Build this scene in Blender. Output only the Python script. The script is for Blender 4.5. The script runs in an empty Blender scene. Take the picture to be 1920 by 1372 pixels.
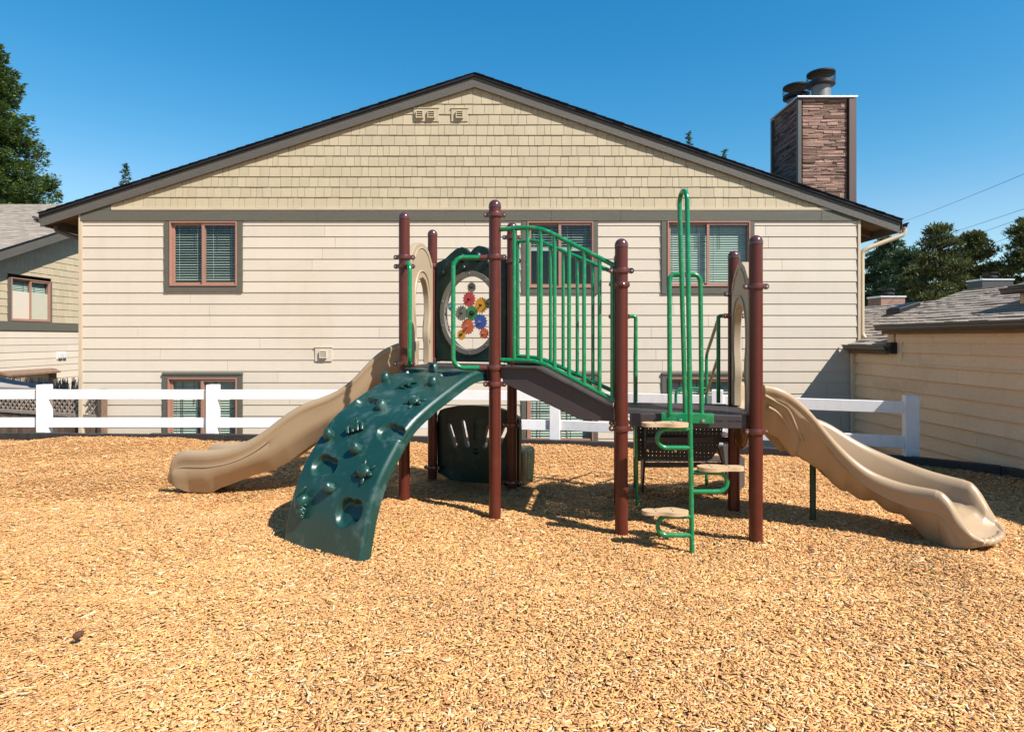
import bpy, bmesh, math, random
import numpy as np
from mathutils import Vector, Matrix
from mathutils.geometry import tessellate_polygon
random.seed(7)
rng = np.random.default_rng(7)
R = math.radians
scene = bpy.context.scene
col = scene.collection

# ---------------------------------------------------------------- camera, sky, sun
F, CH = 1163.0, 1.46            # focal length in photo pixels, eye height in metres
cam_d = bpy.data.cameras.new('camera')
cam = bpy.data.objects.new('camera', cam_d); col.objects.link(cam)
cam.location = (0, 0, CH); cam.rotation_euler = (R(90), 0, 0)
cam_d.sensor_width = 36.0; cam_d.lens = 36.0 * F / 1920.0
cam_d.shift_y = -(686 - 634) / 1920.0
cam_d.clip_start = 0.05; cam_d.clip_end = 2000
scene.camera = cam
SUN_AZ = math.atan2(0.785, -0.62); SUN_EL = R(46)
world = bpy.data.worlds.new('World'); scene.world = world; world.use_nodes = True
wn = world.node_tree.nodes; wl = world.node_tree.links
bg = wn['Background']; sky = wn.new('ShaderNodeTexSky'); sky.sky_type = 'NISHITA'
sky.sun_disc = False; sky.sun_elevation = SUN_EL; sky.sun_rotation = SUN_AZ
sky.air_density = 1.0; sky.dust_density = 0.3; sky.ozone_density = 3.0; sky.altitude = 100
# the photograph's deep cyan blue: a gentle colour grade of the sky texture
hs = wn.new('ShaderNodeHueSaturation'); hs.inputs['Saturation'].default_value = 1.22
wl.new(sky.outputs[0], hs.inputs['Color'])
sepc = wn.new('ShaderNodeSeparateColor'); comc = wn.new('ShaderNodeCombineColor'); wl.new(hs.outputs[0], sepc.inputs[0])
def wmath(op, a, b):
    n = wn.new('ShaderNodeMath'); n.operation = op; wl.new(a, n.inputs[0])
    if isinstance(b, (int, float)): n.inputs[1].default_value = b
    else: wl.new(b, n.inputs[1])
    return n.outputs[0]
rp = wmath('MULTIPLY', wmath('POWER', wmath('MULTIPLY', sepc.outputs[0], 1 / 1.54), 2.0), 1.46)
wl.new(wmath('MINIMUM', rp, sepc.outputs[0]), comc.inputs[0]); wl.new(wmath('MULTIPLY', sepc.outputs[1], 1.0), comc.inputs[1])
wl.new(wmath('MULTIPLY', wmath('POWER', sepc.outputs[2], .8), 1.28), comc.inputs[2])
wl.new(comc.outputs[0], bg.inputs[0])
bg.inputs[1].default_value = 0.096
sun_d = bpy.data.lights.new('sun', 'SUN'); sun_d.energy = 5.0; sun_d.angle = R(0.55)
sun_d.color = (1.0, 0.95, 0.88)
sun = bpy.data.objects.new('sun', sun_d); col.objects.link(sun)
sv = Vector((math.sin(SUN_AZ) * math.cos(SUN_EL), math.cos(SUN_AZ) * math.cos(SUN_EL), math.sin(SUN_EL)))
sun.rotation_euler = sv.to_track_quat('Z', 'Y').to_euler()
sun.location = (6, -6, 12)
vs = scene.view_settings
scene.display_settings.display_device = 'sRGB'
vs.view_transform = 'Standard'; vs.look = 'None'; vs.exposure = 0.9; vs.gamma = 1.0
vs.use_curve_mapping = False
scene.cycles.max_bounces = 8; scene.cycles.transparent_max_bounces = 24

# ---------------------------------------------------------------- materials
MATS = {}
def srgb(r, g, b):
    f = lambda c: (c / 255 / 12.92) if c <= 10 else ((c / 255 + .055) / 1.055) ** 2.4
    return (f(r), f(g), f(b), 1)

def mat(name, c, rough=.6, spec=.5, var=.0, vscale=3.0, island=0., bump=0., bscale=30., stretch=(1, 1, 1),
        metal=0., c2=None, coat=0., perf=None, axes=(0, 1), trans=0., dirt=None, streak=None, grain=0., gscale=60.):
    """Principled surface: base colour c, low frequency variation towards c2, per-piece variation, bump."""
    if name in MATS: return MATS[name]
    m = bpy.data.materials.new(name); m.use_nodes = True; MATS[name] = m
    nt = m.node_tree; N = nt.nodes; L = nt.links; b = N['Principled BSDF']
    b.inputs['Roughness'].default_value = rough; b.inputs['Metallic'].default_value = metal
    b.inputs['Specular IOR Level'].default_value = spec
    b.inputs['Coat Weight'].default_value = coat; b.inputs['Coat Roughness'].default_value = .15
    c = tuple(x * .83 for x in c[:3]) + (1,)      # base colours keyed a little under the paint chips
    if c2: c2 = tuple(x * .83 for x in c2[:3])
    tc = N.new('ShaderNodeTexCoord'); mp = N.new('ShaderNodeMapping'); mp.inputs['Scale'].default_value = stretch
    L.new(tc.outputs['Object'], mp.inputs[0])
    cur = N.new('ShaderNodeRGB'); cur.outputs[0].default_value = c; out = cur.outputs[0]
    if var > 0:
        nz = N.new('ShaderNodeTexNoise'); nz.inputs['Scale'].default_value = vscale; nz.inputs['Detail'].default_value = 6
        L.new(mp.outputs[0], nz.inputs['Vector'])
        mr = N.new('ShaderNodeMapRange'); mr.inputs[1].default_value = .35; mr.inputs[2].default_value = .65
        L.new(nz.outputs['Fac'], mr.inputs[0])
        mx = N.new('ShaderNodeMix'); mx.data_type = 'RGBA'
        mul = N.new('ShaderNodeMath'); mul.operation = 'MULTIPLY'; mul.inputs[1].default_value = var
        L.new(mr.outputs[0], mul.inputs[0]); L.new(mul.outputs[0], mx.inputs[0])
        L.new(out, mx.inputs[6]); d = c2 if c2 else tuple(x * .55 for x in c[:3]); mx.inputs[7].default_value = tuple(d[:3]) + (1,)
        out = mx.outputs[2]
    if dirt:
        dc, amt, sc = dirt
        nz = N.new('ShaderNodeTexNoise'); nz.inputs['Scale'].default_value = sc; nz.inputs['Detail'].default_value = 8
        nz.inputs['Roughness'].default_value = .7
        L.new(tc.outputs['Object'], nz.inputs['Vector'])
        mr = N.new('ShaderNodeMapRange'); mr.inputs[1].default_value = .52; mr.inputs[2].default_value = .75
        mr.inputs[4].default_value = amt; L.new(nz.outputs['Fac'], mr.inputs[0])
        mx = N.new('ShaderNodeMix'); mx.data_type = 'RGBA'; L.new(mr.outputs[0], mx.inputs[0])
        L.new(out, mx.inputs[6]); mx.inputs[7].default_value = tuple(dc[:3]) + (1,); out = mx.outputs[2]
    if streak:                              # faint vertical run-off stains
        sc_, amt = streak
        mp3 = N.new('ShaderNodeMapping'); mp3.inputs['Scale'].default_value = sc_; L.new(tc.outputs['Object'], mp3.inputs[0])
        nz = N.new('ShaderNodeTexNoise'); nz.inputs['Scale'].default_value = 1; nz.inputs['Detail'].default_value = 7; nz.inputs['Roughness'].default_value = .65
        L.new(mp3.outputs[0], nz.inputs['Vector'])
        mr = N.new('ShaderNodeMapRange'); mr.inputs[1].default_value = .5; mr.inputs[2].default_value = .72; mr.inputs[3].default_value = 1; mr.inputs[4].default_value = 1 - amt
        L.new(nz.outputs['Fac'], mr.inputs[0])
        vm = N.new('ShaderNodeVectorMath'); vm.operation = 'SCALE'; L.new(out, vm.inputs[0]); L.new(mr.outputs[0], vm.inputs['Scale']); out = vm.outputs[0]
    if grain > 0:
        mp2 = N.new('ShaderNodeMapping'); mp2.inputs['Scale'].default_value = stretch; L.new(tc.outputs['Object'], mp2.inputs[0])
        nz = N.new('ShaderNodeTexNoise'); nz.inputs['Scale'].default_value = gscale; nz.inputs['Detail'].default_value = 3
        L.new(mp2.outputs[0], nz.inputs['Vector'])
        mr = N.new('ShaderNodeMapRange'); mr.inputs[1].default_value = .3; mr.inputs[2].default_value = .7
        mr.inputs[3].default_value = 1 - grain; mr.inputs[4].default_value = 1 + grain
        L.new(nz.outputs['Fac'], mr.inputs[0])
        vm = N.new('ShaderNodeVectorMath'); vm.operation = 'SCALE'; L.new(out, vm.inputs[0]); L.new(mr.outputs[0], vm.inputs['Scale'])
        out = vm.outputs[0]
    if island > 0:
        ge = N.new('ShaderNodeNewGeometry')
        mr = N.new('ShaderNodeMapRange'); mr.inputs[3].default_value = 1 - island; mr.inputs[4].default_value = 1 + island * .6
        L.new(ge.outputs['Random Per Island'], mr.inputs[0])
        vm = N.new('ShaderNodeVectorMath'); vm.operation = 'SCALE'; L.new(out, vm.inputs[0]); L.new(mr.outputs[0], vm.inputs['Scale'])
        out = vm.outputs[0]
    L.new(out, b.inputs['Base Color'])
    if bump > 0:
        nz = N.new('ShaderNodeTexNoise'); nz.inputs['Scale'].default_value = bscale; nz.inputs['Detail'].default_value = 5
        L.new(mp.outputs[0], nz.inputs['Vector'])
        bp = N.new('ShaderNodeBump'); bp.inputs['Strength'].default_value = bump; bp.inputs['Distance'].default_value = .01
        L.new(nz.outputs['Fac'], bp.inputs['Height']); L.new(bp.outputs[0], b.inputs['Normal'])
        rr = N.new('ShaderNodeMapRange'); rr.inputs[3].default_value = max(0, rough - .12); rr.inputs[4].default_value = min(1, rough + .12)
        L.new(nz.outputs['Fac'], rr.inputs[0]); L.new(rr.outputs[0], b.inputs['Roughness'])
    if perf:                               # punched round holes on a square grid in the sheet's own xy
        pitch, rad = perf
        sp = N.new('ShaderNodeSeparateXYZ'); L.new(tc.outputs['Object'], sp.inputs[0])
        sq = []
        for ax in axes:
            dv = N.new('ShaderNodeMath'); dv.operation = 'DIVIDE'; dv.inputs[1].default_value = pitch; L.new(sp.outputs[ax], dv.inputs[0])
            fr = N.new('ShaderNodeMath'); fr.operation = 'FRACT'; L.new(dv.outputs[0], fr.inputs[0])
            sb = N.new('ShaderNodeMath'); sb.operation = 'SUBTRACT'; sb.inputs[1].default_value = .5; L.new(fr.outputs[0], sb.inputs[0])
            pw = N.new('ShaderNodeMath'); pw.operation = 'MULTIPLY'; L.new(sb.outputs[0], pw.inputs[0]); L.new(sb.outputs[0], pw.inputs[1])
            sq.append(pw)
        ad = N.new('ShaderNodeMath'); ad.operation = 'ADD'; L.new(sq[0].outputs[0], ad.inputs[0]); L.new(sq[1].outputs[0], ad.inputs[1])
        lt = N.new('ShaderNodeMath'); lt.operation = 'GREATER_THAN'; lt.inputs[1].default_value = (rad / pitch) ** 2
        L.new(ad.outputs[0], lt.inputs[0]); L.new(lt.outputs[0], b.inputs['Alpha'])
    return m

def glassy(name, tint=(1, 1, 1), refl=.10, rough=.02):
    m = bpy.data.materials.new(name); m.use_nodes = True; nt = m.node_tree; N = nt.nodes; L = nt.links
    N.remove(N['Principled BSDF'])
    tr = N.new('ShaderNodeBsdfTransparent'); tr.inputs[0].default_value = (*tint, 1)
    gl = N.new('ShaderNodeBsdfGlossy'); gl.inputs['Roughness'].default_value = rough
    mx = N.new('ShaderNodeMixShader'); fr = N.new('ShaderNodeLayerWeight'); fr.inputs[0].default_value = .5
    pw = N.new('ShaderNodeMath'); pw.operation = 'POWER'; pw.inputs[1].default_value = 4; L.new(fr.outputs['Facing'], pw.inputs[0])
    ad = N.new('ShaderNodeMath'); ad.operation = 'MULTIPLY_ADD'; ad.inputs[1].default_value = .6; ad.inputs[2].default_value = refl; ad.use_clamp = True
    L.new(pw.outputs[0], ad.inputs[0]); L.new(ad.outputs[0], mx.inputs[0]); L.new(tr.outputs[0], mx.inputs[1]); L.new(gl.outputs[0], mx.inputs[2])
    L.new(mx.outputs[0], N['Material Output'].inputs[0]); MATS[name] = m
    return m

M_LAP = mat('painted_lap_siding', (.60, .52, .42), .62, .3, var=.14, vscale=1.3, c2=(.52, .44, .34), island=.05, bump=.12, bscale=14, stretch=(1, 1, 8), dirt=((.42, .34, .22), .35, .55), streak=((5, 5, .7), .05))
M_SHK = mat('painted_shingle_siding', (.475, .395, .265), .65, .3, var=.2, vscale=1.2, c2=(.42, .34, .22), island=.07, bump=.2, bscale=20, stretch=(6, 6, 1), dirt=((.36, .27, .15), .3, .7), streak=((6, 6, 1.4), .10))
M_OLD = mat('weathered_garage_siding', (.84, .60, .385), .75, .2, var=.3, vscale=.9, c2=(.74, .52, .325), island=.07, bump=.25, bscale=40, stretch=(1, 1, 4), dirt=((.42, .27, .17), .6, .9), grain=.07, gscale=28)
M_GRN = mat('greygreen_trim_paint', (.112, .104, .080), .6, .3, var=.35, vscale=2.5, c2=(.085, .082, .066), bump=.3, bscale=22, stretch=(1, 1, 9), grain=.12, gscale=20)
M_BRG = mat('grey_barge_paint', (.105, .094, .080), .6, .3, var=.4, vscale=2.5, c2=(.075, .070, .062), bump=.5, bscale=22, stretch=(1, 1, 6), grain=.15, gscale=20)
M_SHG = mat('asphalt_shingle_edge', (.012, .014, .02), .85, .25, island=.3, bump=.4, bscale=90)
M_ROOF = mat('grey_asphalt_shingles', (.36, .305, .25), .95, .15, var=.3, vscale=2.2, c2=(.26, .225, .19), island=.22, bump=.7, bscale=120, grain=.2, gscale=90)
M_GUT = mat('brown_metal_gutter', (.085, .07, .055), .45, .5, var=.3, vscale=5)
M_SOF = mat('soffit_boards', (.20, .125, .06), .8, .2, var=.4, vscale=3, bump=.3, bscale=20)
M_CREAM = mat('cream_trim_paint', (.56, .44, .30), .55, .35, var=.2, vscale=4)
M_FRM = mat('terracotta_window_frame', (.37, .19, .138), .45, .4, var=.2, vscale=4)
M_SLAT = mat('venetian_slats', (.46, .54, .47), .5, .4, island=.12)
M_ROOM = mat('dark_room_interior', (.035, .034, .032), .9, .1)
M_GLASS = glassy('window_glass', (.93, .97, .94), .05)
M_PLEX = glassy('clear_plastic_pane', (.97, .97, .96), .0, .08)
M_STN = mat('stacked_ledgestone', (.35, .215, .165), .85, .25, var=.6, vscale=5, c2=(.20, .12, .10), island=.6, bump=.9, bscale=45)
M_MORT = mat('dark_mortar', (.10, .05, .042), .95, .1)  # one even dark red-brown for the chimney core and joints behind the ledgestone
M_CHB = mat('brown_metal_corner', (.10, .065, .058), .5, .4)
M_CAPM = mat('pale_metal_flashing', (.62, .62, .64), .35, .5, metal=.5)
M_FLUE = mat('grey_flue_pipe', (.22, .22, .215), .55, .5, metal=.5, var=.4, vscale=8)
M_BLKM = mat('black_sheet_metal', (.012, .012, .014), .55, .4)
M_VINYL = mat('white_vinyl_fence', (.84, .83, .83), .4, .4, var=.06, vscale=3, streak=((9, 9, 3), .10), dirt=((.55, .48, .38), .25, 4))
M_EDGE = mat('black_plastic_edging', (.022, .021, .022), .5, .4, var=.4, vscale=9, c2=(.05, .045, .04), bump=.2, bscale=40)
M_WOODG = mat('weathered_fence_wood', (.25, .165, .115), .9, .15, var=.5, vscale=3, c2=(.14, .09, .07), island=.35, bump=.6, bscale=25, stretch=(6, 6, 1), grain=.25, gscale=18)
M_LATT = mat('greyed_lattice_wood', (.42, .33, .265), .9, .15, island=.3, bump=.4, bscale=30)
M_POST = mat('brown_powder_coated_steel', (.098, .020, .013), .30, .3, var=.25, vscale=7, c2=(.078, .017, .011), dirt=((.2, .09, .06), .12, 9), coat=.06)
M_CAPP = mat('glossy_brown_post_cap', (.085, .026, .024), .22, .5, coat=.4)
M_CLAMP = mat('brown_clamp_casting', (.105, .024, .018), .28, .5, coat=.3)
M_BOLT = mat('stainless_bolt', (.6, .58, .55), .25, .5, metal=.9)
M_TUBE = mat('green_powder_coated_tube', (.0, .20, .065), .25, .5, coat=.2, var=.2, vscale=5, c2=(0, .165, .055), dirt=((.35, .5, .42), .22, 23))
M_DKG = mat('dark_green_moulded_plastic', (.003, .020, .013), .40, .35, var=.4, vscale=3.5, c2=(.004, .028, .02), bump=.06, bscale=90, dirt=((.10, .17, .16), .35, 5), grain=.06, gscale=200)
M_CLIMB = mat('teal_climber_plastic', (.007, .043, .034), .36, .45, var=.5, vscale=2.5, c2=(.012, .06, .050), bump=.05, bscale=90, dirt=((.13, .2, .19), .5, 6), grain=.06, gscale=200)
M_TAN = mat('tan_moulded_plastic', (.40, .285, .175), .36, .45, var=.3, vscale=2.5, c2=(.355, .245, .14), bump=.04, bscale=120, dirt=((.38, .26, .15), .3, 3), grain=.03, gscale=150)
M_TANL = mat('pale_tan_panel_plastic', (.42, .325, .215), .45, .45, var=.2, vscale=3, c2=(.37, .28, .18), bump=.04, bscale=120, grain=.03, gscale=150)
M_DECK = mat('brown_vinyl_coated_deck', (.040, .031, .030), .55, .45, var=.4, vscale=6, c2=(.065, .05, .045), bump=.3, bscale=150, perf=(.026, .0034))
M_DECKS = mat('brown_vinyl_deck_rim', (.042, .032, .033), .5, .45, var=.35, vscale=6, c2=(.06, .05, .047), bump=.25, bscale=120)
M_RAMP = mat('brown_ramp_side', (.060, .044, .044), .55, .4, var=.35, vscale=4, c2=(.045, .034, .036), bump=.3, bscale=150, grain=.12, gscale=220)
M_GREYS = mat('charcoal_stringer', (.055, .055, .06), .5, .4, var=.3, vscale=5)
M_PERF2 = mat('perforated_riser', (.018, .013, .012), .45, .4, perf=(.034, .0042), axes=(0, 2))
M_POD = mat('tan_foot_pod', (.54, .375, .22), .6, .35, var=.25, vscale=12, c2=(.47, .28, .15), bump=.1, bscale=80)
M_RINGG = mat('grey_window_ring', (.18, .165, .135), .35, .5, var=.2, vscale=6)
M_BARK = mat('conifer_bark', (.10, .07, .05), .95, .1, bump=.8, bscale=12)

# ---------------------------------------------------------------- mesh helpers
class MB:
    def __init__(s): s.v = []; s.f = []
    def add(s, vs, fs):
        o = len(s.v); s.v += [tuple(v) for v in vs]; s.f += [tuple(i + o for i in f) for f in fs]
    def hexa(s, p):          # p: 8 points, 0-3 one side ccw, 4-7 the opposite side
        s.add(p, [(3, 2, 1, 0), (4, 5, 6, 7), (0, 1, 5, 4), (1, 2, 6, 5), (2, 3, 7, 6), (3, 0, 4, 7)])
    def box(s, x0, x1, y0, y1, z0, z1, M=None):
        p = [Vector(q) for q in ((x0, y0, z0), (x1, y0, z0), (x1, y0, z1), (x0, y0, z1), (x0, y1, z0), (x1, y1, z0), (x1, y1, z1), (x0, y1, z1))]
        if M is not None: p = [M @ q for q in p]
        s.hexa(p)
    def tube(s, pts, r, n=12, cap=True, rs=None):
        pts = [Vector(p) for p in pts]; k = len(pts); T = []
        for i in range(k):
            a = pts[max(i - 1, 0)]; b = pts[min(i + 1, k - 1)]; T.append((b - a).normalized())
        up = Vector((0, 0, 1)) if abs(T[0].z) < .9 else Vector((1, 0, 0))
        nrm = T[0].cross(up).normalized(); vs = []; fs = []
        for i in range(k):
            if i: 
                ax = T[i - 1].cross(T[i])
                if ax.length > 1e-7: nrm = Matrix.Rotation(T[i - 1].angle(T[i]), 3, ax.normalized()) @ nrm
            b = T[i].cross(nrm); rr = rs[i] if rs else r
            for j in range(n):
                a = 2 * math.pi * j / n; vs.append(pts[i] + (nrm * math.cos(a) + b * math.sin(a)) * rr)
        for i in range(k - 1):
            for j in range(n):
                q = (j + 1) % n; fs.append((i * n + j, (i + 1) * n + j, (i + 1) * n + q, i * n + q))
        if cap: fs += [tuple(range(n)), tuple((k - 1) * n + j for j in reversed(range(n)))]
        s.add(vs, fs)
    def lathe(s, prof, c, axis=(0, 0, 1), n=24):
        ax = Vector(axis).normalized(); u = ax.orthogonal().normalized(); w = ax.cross(u); c = Vector(c); vs = []; fs = []
        for r, h in prof:
            for j in range(n):
                a = 2 * math.pi * j / n; vs.append(c + ax * h + (u * math.cos(a) + w * math.sin(a)) * r)
        for i in range(len(prof) - 1):
            for j in range(n):
                q = (j + 1) % n; fs.append((i * n + j, i * n + q, (i + 1) * n + q, (i + 1) * n + j))
        fs += [tuple(reversed(range(n))), tuple((len(prof) - 1) * n + j for j in range(n))]
        s.add(vs, fs)
    def ball(s, c, r, M=None, nu=14, nv=8):
        c = Vector(c); rx, ry, rz = r; vs = []; fs = []
        for i in range(1, nv):
            p = math.pi * i / nv
            for j in range(nu):
                a = 2 * math.pi * j / nu; q = Vector((rx * math.sin(p) * math.cos(a), ry * math.sin(p) * math.sin(a), rz * math.cos(p)))
                vs.append(c + (M @ q if M is not None else q))
        t = Vector((0, 0, rz)); vs += [c + (M @ t if M is not None else t), c - (M @ t if M is not None else t)]
        for i in range(nv - 2):
            for j in range(nu):
                q = (j + 1) % nu; fs.append((i * nu + j, (i + 1) * nu + j, (i + 1) * nu + q, i * nu + q))
        k = (nv - 1) * nu
        for j in range(nu):
            q = (j + 1) % nu; fs.append((k, j, q)); fs.append((k + 1, (nv - 2) * nu + q, (nv - 2) * nu + j))
        s.add(vs, fs)
    def plate(s, outline, holes, W, d0, d1):
        """2-D outline with holes, extruded from depth d0 to d1 of the frame W(u, v, d)."""
        loops = [outline] + list(holes)
        tri = tessellate_polygon([[Vector((a, b, 0)) for a, b in l] for l in loops])
        flat = [p for l in loops for p in l]; n = len(flat)
        vs = [W(a, b, d0) for a, b in flat] + [W(a, b, d1) for a, b in flat]
        fs = [tuple(t) for t in tri] + [tuple(i + n for i in reversed(t)) for t in tri]
        o = 0
        for l in loops:
            k = len(l)
            for i in range(k): j = (i + 1) % k; fs.append((o + i, o + j, o + j + n, o + i + n))
            o += k
        s.add(vs, fs)
    def build(s, name, m, parent=None, smooth=False, bevel=0, loc=None, sub=0, angle=40):
        me = bpy.data.meshes.new(name); me.from_pydata([tuple(v) for v in s.v], [], s.f); me.update()
        bm = bmesh.new(); bm.from_mesh(me); bmesh.ops.recalc_face_normals(bm, faces=bm.faces)
        if smooth:
            for f in bm.faces: f.smooth = True
            for e in bm.edges:
                if len(e.link_faces) == 2 and e.calc_face_angle(0) > R(angle): e.smooth = False
        bm.to_mesh(me); bm.free()
        if loc is not None:
            me.transform(Matrix.Translation(-Vector(loc)))
        me.materials.append(m)
        o = bpy.data.objects.new(name, me); col.objects.link(o)
        if loc is not None: o.location = loc
        if parent is not None:
            o.parent = parent; o.matrix_parent_inverse = Matrix.Identity(4)
            base = parent
            off = Vector((0, 0, 0))
            while base is not None: off += Vector(base.location); base = base.parent
            o.location = Vector(loc or (0, 0, 0)) - off
        if bevel:
            b = o.modifiers.new('bevel', 'BEVEL'); b.width = bevel; b.segments = 2; b.limit_method = 'ANGLE'; b.angle_limit = R(35)
            if smooth: b.harden_normals = False
        if sub:
            q = o.modifiers.new('subsurf', 'SUBSURF'); q.levels = sub; q.render_levels = sub
        return o

def thing(name, label, cat, loc=(0, 0, 0), group=None, kind=None):
    o = bpy.data.objects.new(name, None); col.objects.link(o); o.location = loc; o.empty_display_size = .2
    o['label'] = label; o['category'] = cat
    if group: o['group'] = group
    if kind: o['kind'] = kind
    return o
def tag(o, label=None, cat=None, group=None, kind=None):
    if label: o['label'] = label
    if cat: o['category'] = cat
    if group: o['group'] = group
    if kind: o['kind'] = kind
    return o
def fillet(pts, r, n=6):
    pts = [Vector(p) for p in pts]; out = [pts[0]]
    for i in range(1, len(pts) - 1):
        a, b, c = pts[i - 1], pts[i], pts[i + 1]; d1 = (a - b); d2 = (c - b)
        rr = min(r, d1.length * .49, d2.length * .49); p, q = b + d1.normalized() * rr, b + d2.normalized() * rr
        for k in range(n + 1):
            t = k / n; w = max(.05, math.sqrt(max(0, (1 - max(-1, min(1, d1.normalized().dot(d2.normalized()))))) / 2)); k0, k1, k2 = (1 - t) ** 2, 2 * t * (1 - t) * w, t * t; out.append((p * k0 + b * k1 + q * k2) / (k0 + k1 + k2))
    out.append(pts[-1]); return out
def spline(pts, n=8):
    pts = [Vector(p) for p in pts]; out = []
    for i in range(len(pts) - 1):
        p0 = pts[max(i - 1, 0)]; p1 = pts[i]; p2 = pts[i + 1]; p3 = pts[min(i + 2, len(pts) - 1)]
        for k in range(n):
            t = k / n
            out.append(.5 * ((2 * p1) + (p2 - p0) * t + (2 * p0 - 5 * p1 + 4 * p2 - p3) * t * t + (3 * p1 - p0 - 3 * p2 + p3) * t ** 3))
    out.append(pts[-1]); return out
def ellipse(cu, cv, ru, rv, n=40, rev=False):
    l = [(cu + ru * math.cos(2 * math.pi * i / n), cv + rv * math.sin(2 * math.pi * i / n)) for i in range(n)]
    return l[::-1] if rev else l
def px(x, y, Y): return Vector(((x - 960) * Y / F, Y, CH - (y - 634) * Y / F))   # photo point at a known depth

# lapped courses: rectangles minus openings, tapered in depth like real boards
def clip_poly(poly, a, b, c):          # keep a*u + b*v <= c
    out = []
    for i in range(len(poly)):
        p, q = poly[i], poly[(i + 1) % len(poly)]; dp = a * p[0] + b * p[1] - c; dq = a * q[0] + b * q[1] - c
        if dp <= 0: out.append(p)
        if (dp < 0 < dq) or (dq < 0 < dp):
            t = dp / (dp - dq); out.append((p[0] + (q[0] - p[0]) * t, p[1] + (q[1] - p[1]) * t))
    return out
def laps(mb, W, u0, u1, v0, v1, exp, vref, holes=(), clips=(), wmin=3.2, wmax=4.4, gap=.004, t0=.0145, t1=.004, jit=.0, vj=0.):
    k = math.floor((v0 - vref) / exp)
    while vref + k * exp < v1:
        a = vref + k * exp; b = a + exp; k += 1
        cuts = sorted({max(a, v0), min(b, v1)} | {h[q] for h in holes for q in (2, 3) if max(a, v0) < h[q] < min(b, v1)})
        u = u0 - random.uniform(0, wmin); jo = []
        while u < u1: jo.append(u); u += random.uniform(wmin, wmax)
        jo.append(u)
        for i in range(len(jo) - 1):
            dj = random.uniform(-jit, jit); bj = random.uniform(-vj, vj)
            for c0, c1 in zip(cuts[:-1], cuts[1:]):
                segs = [(max(jo[i] + gap / 2, u0), min(jo[i + 1] - gap / 2, u1))]
                for h in holes:
                    if h[2] < c1 - 1e-6 and h[3] > c0 + 1e-6:
                        ns = []
                        for s0, s1 in segs:
                            if h[1] <= s0 or h[0] >= s1: ns.append((s0, s1)); continue
                            if h[0] > s0: ns.append((s0, h[0]))
                            if h[1] < s1: ns.append((h[1], s1))
                        segs = ns
                for s0, s1 in segs:
                    if s1 - s0 < .004: continue
                    q0 = c0 + (bj if c0 == a else 0)
                    poly = [(s0, q0), (s1, q0), (s1, c1 + .004), (s0, c1 + .004)]
                    for cl in clips: poly = clip_poly(poly, *cl) if poly else poly
                    if len(poly) < 3: continue
                    n = len(poly)
                    dep = lambda v: t0 + dj + (t1 - t0) * (v - a) / exp
                    vs = [W(p, q, dep(q)) for p, q in poly] + [W(p, q, -.004) for p, q in poly]
                    mb.add(vs, [tuple(range(n))] + [(i2, (i2 + 1) % n, (i2 + 1) % n + n, i2 + n) for i2 in range(n)])
    return mb

# ================================================================ GROUND
# kicked-out hollows at the slide exits and climber foot, chips heaped round the posts and along the edging
HOLLOWS = [(3.40, 3.98, .34, -.035), (3.62, 3.62, .30, .03), (-3.45, 6.25, .34, -.03), (-3.85, 6.3, .28, .022), (-1.38, 4.12, .30, -.022), (-1.62, 3.78, .30, .022), (1.25, 4.25, .30, -.025)] + [
    (u, v, .13, .010) for u, v in ((-.954, 5.495), (-.138, 5.009), (-.818, 6.385), (0, 5.98), (.82, 4.65), (1.77, 4.504), (1.892, 5.29), (.942, 5.44), (2.415, 4.98))] + [(-2.2, 8.35, .9, .03), (.3, 7.9, .7, .03), (3.4, 7.2, .6, .03), (-5.5, 8.5, .9, .025)]
def gh(x, y):   # gentle waves of the mulch surface
    return (.016 * np.sin(x * 1.7 + .6 * y) + .014 * np.sin(y * 2.3 - x * .9 + 1.3) + .009 * np.sin(x * 4.1 + 2.2) * np.sin(y * 3.7)
            + .006 * np.sin(x * 7.3 - y * 5.1) + sum(a * np.exp(-((x - u) ** 2 + (y - v) ** 2) / w ** 2) for u, v, w, a in HOLLOWS))
EDGE = [(-16, 9.35), (-12, 9.15), (-7.6, 9.02), (-6.4, 8.98), (-4.1, 8.93), (-1.9, 8.74), (.12, 8.5), (1.4, 8.24), (3.1, 7.82), (4.62, 7.2), (5.28, 6.62), (5.36, 6.3), (5.38, 3.0)]
def edge_y(x): return np.interp(x, [p[0] for p in EDGE[:-2]], [p[1] for p in EDGE[:-2]])
# lower ground round the houses, out to the horizon
g = MB(); g.add([(-900, -900, -.55), (900, -900, -.55), (900, 900, -.55), (-900, 900, -.55)], [(0, 1, 2, 3)])
tag(g.build('ground', mat('dry_soil_ground', (.40, .30, .20), .95, .1, var=.6, vscale=.6, bump=.8, bscale=8)), kind='structure')
# mulch bed
nx, ny = 180, 150
xs = np.linspace(-16, 5.36, nx); V = np.zeros((nx, ny, 3))
for i, x in enumerate(xs):
    t = np.linspace(0, 1, ny) ** .8; yy = -6 + (edge_y(x) + .02 + 6) * t
    V[i, :, 0] = x; V[i, :, 1] = yy; V[i, :, 2] = gh(x, yy) - .012
g = MB(); g.v = [tuple(p) for p in V.reshape(-1, 3)]
g.f = [(i * ny + j, (i + 1) * ny + j, (i + 1) * ny + j + 1, i * ny + j + 1) for i in range(nx - 1) for j in range(ny - 1)]
n0 = len(g.v)       # skirt down to the lower ground
rim = [i * ny + ny - 1 for i in range(nx)] + [(nx - 1) * ny + j for j in range(ny - 2, -1, -1)]
g.v += [(g.v[i][0], g.v[i][1], -.6) for i in rim]
g.f += [(rim[i], n0 + i, n0 + i + 1, rim[i + 1]) for i in range(len(rim) - 1)]
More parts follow.
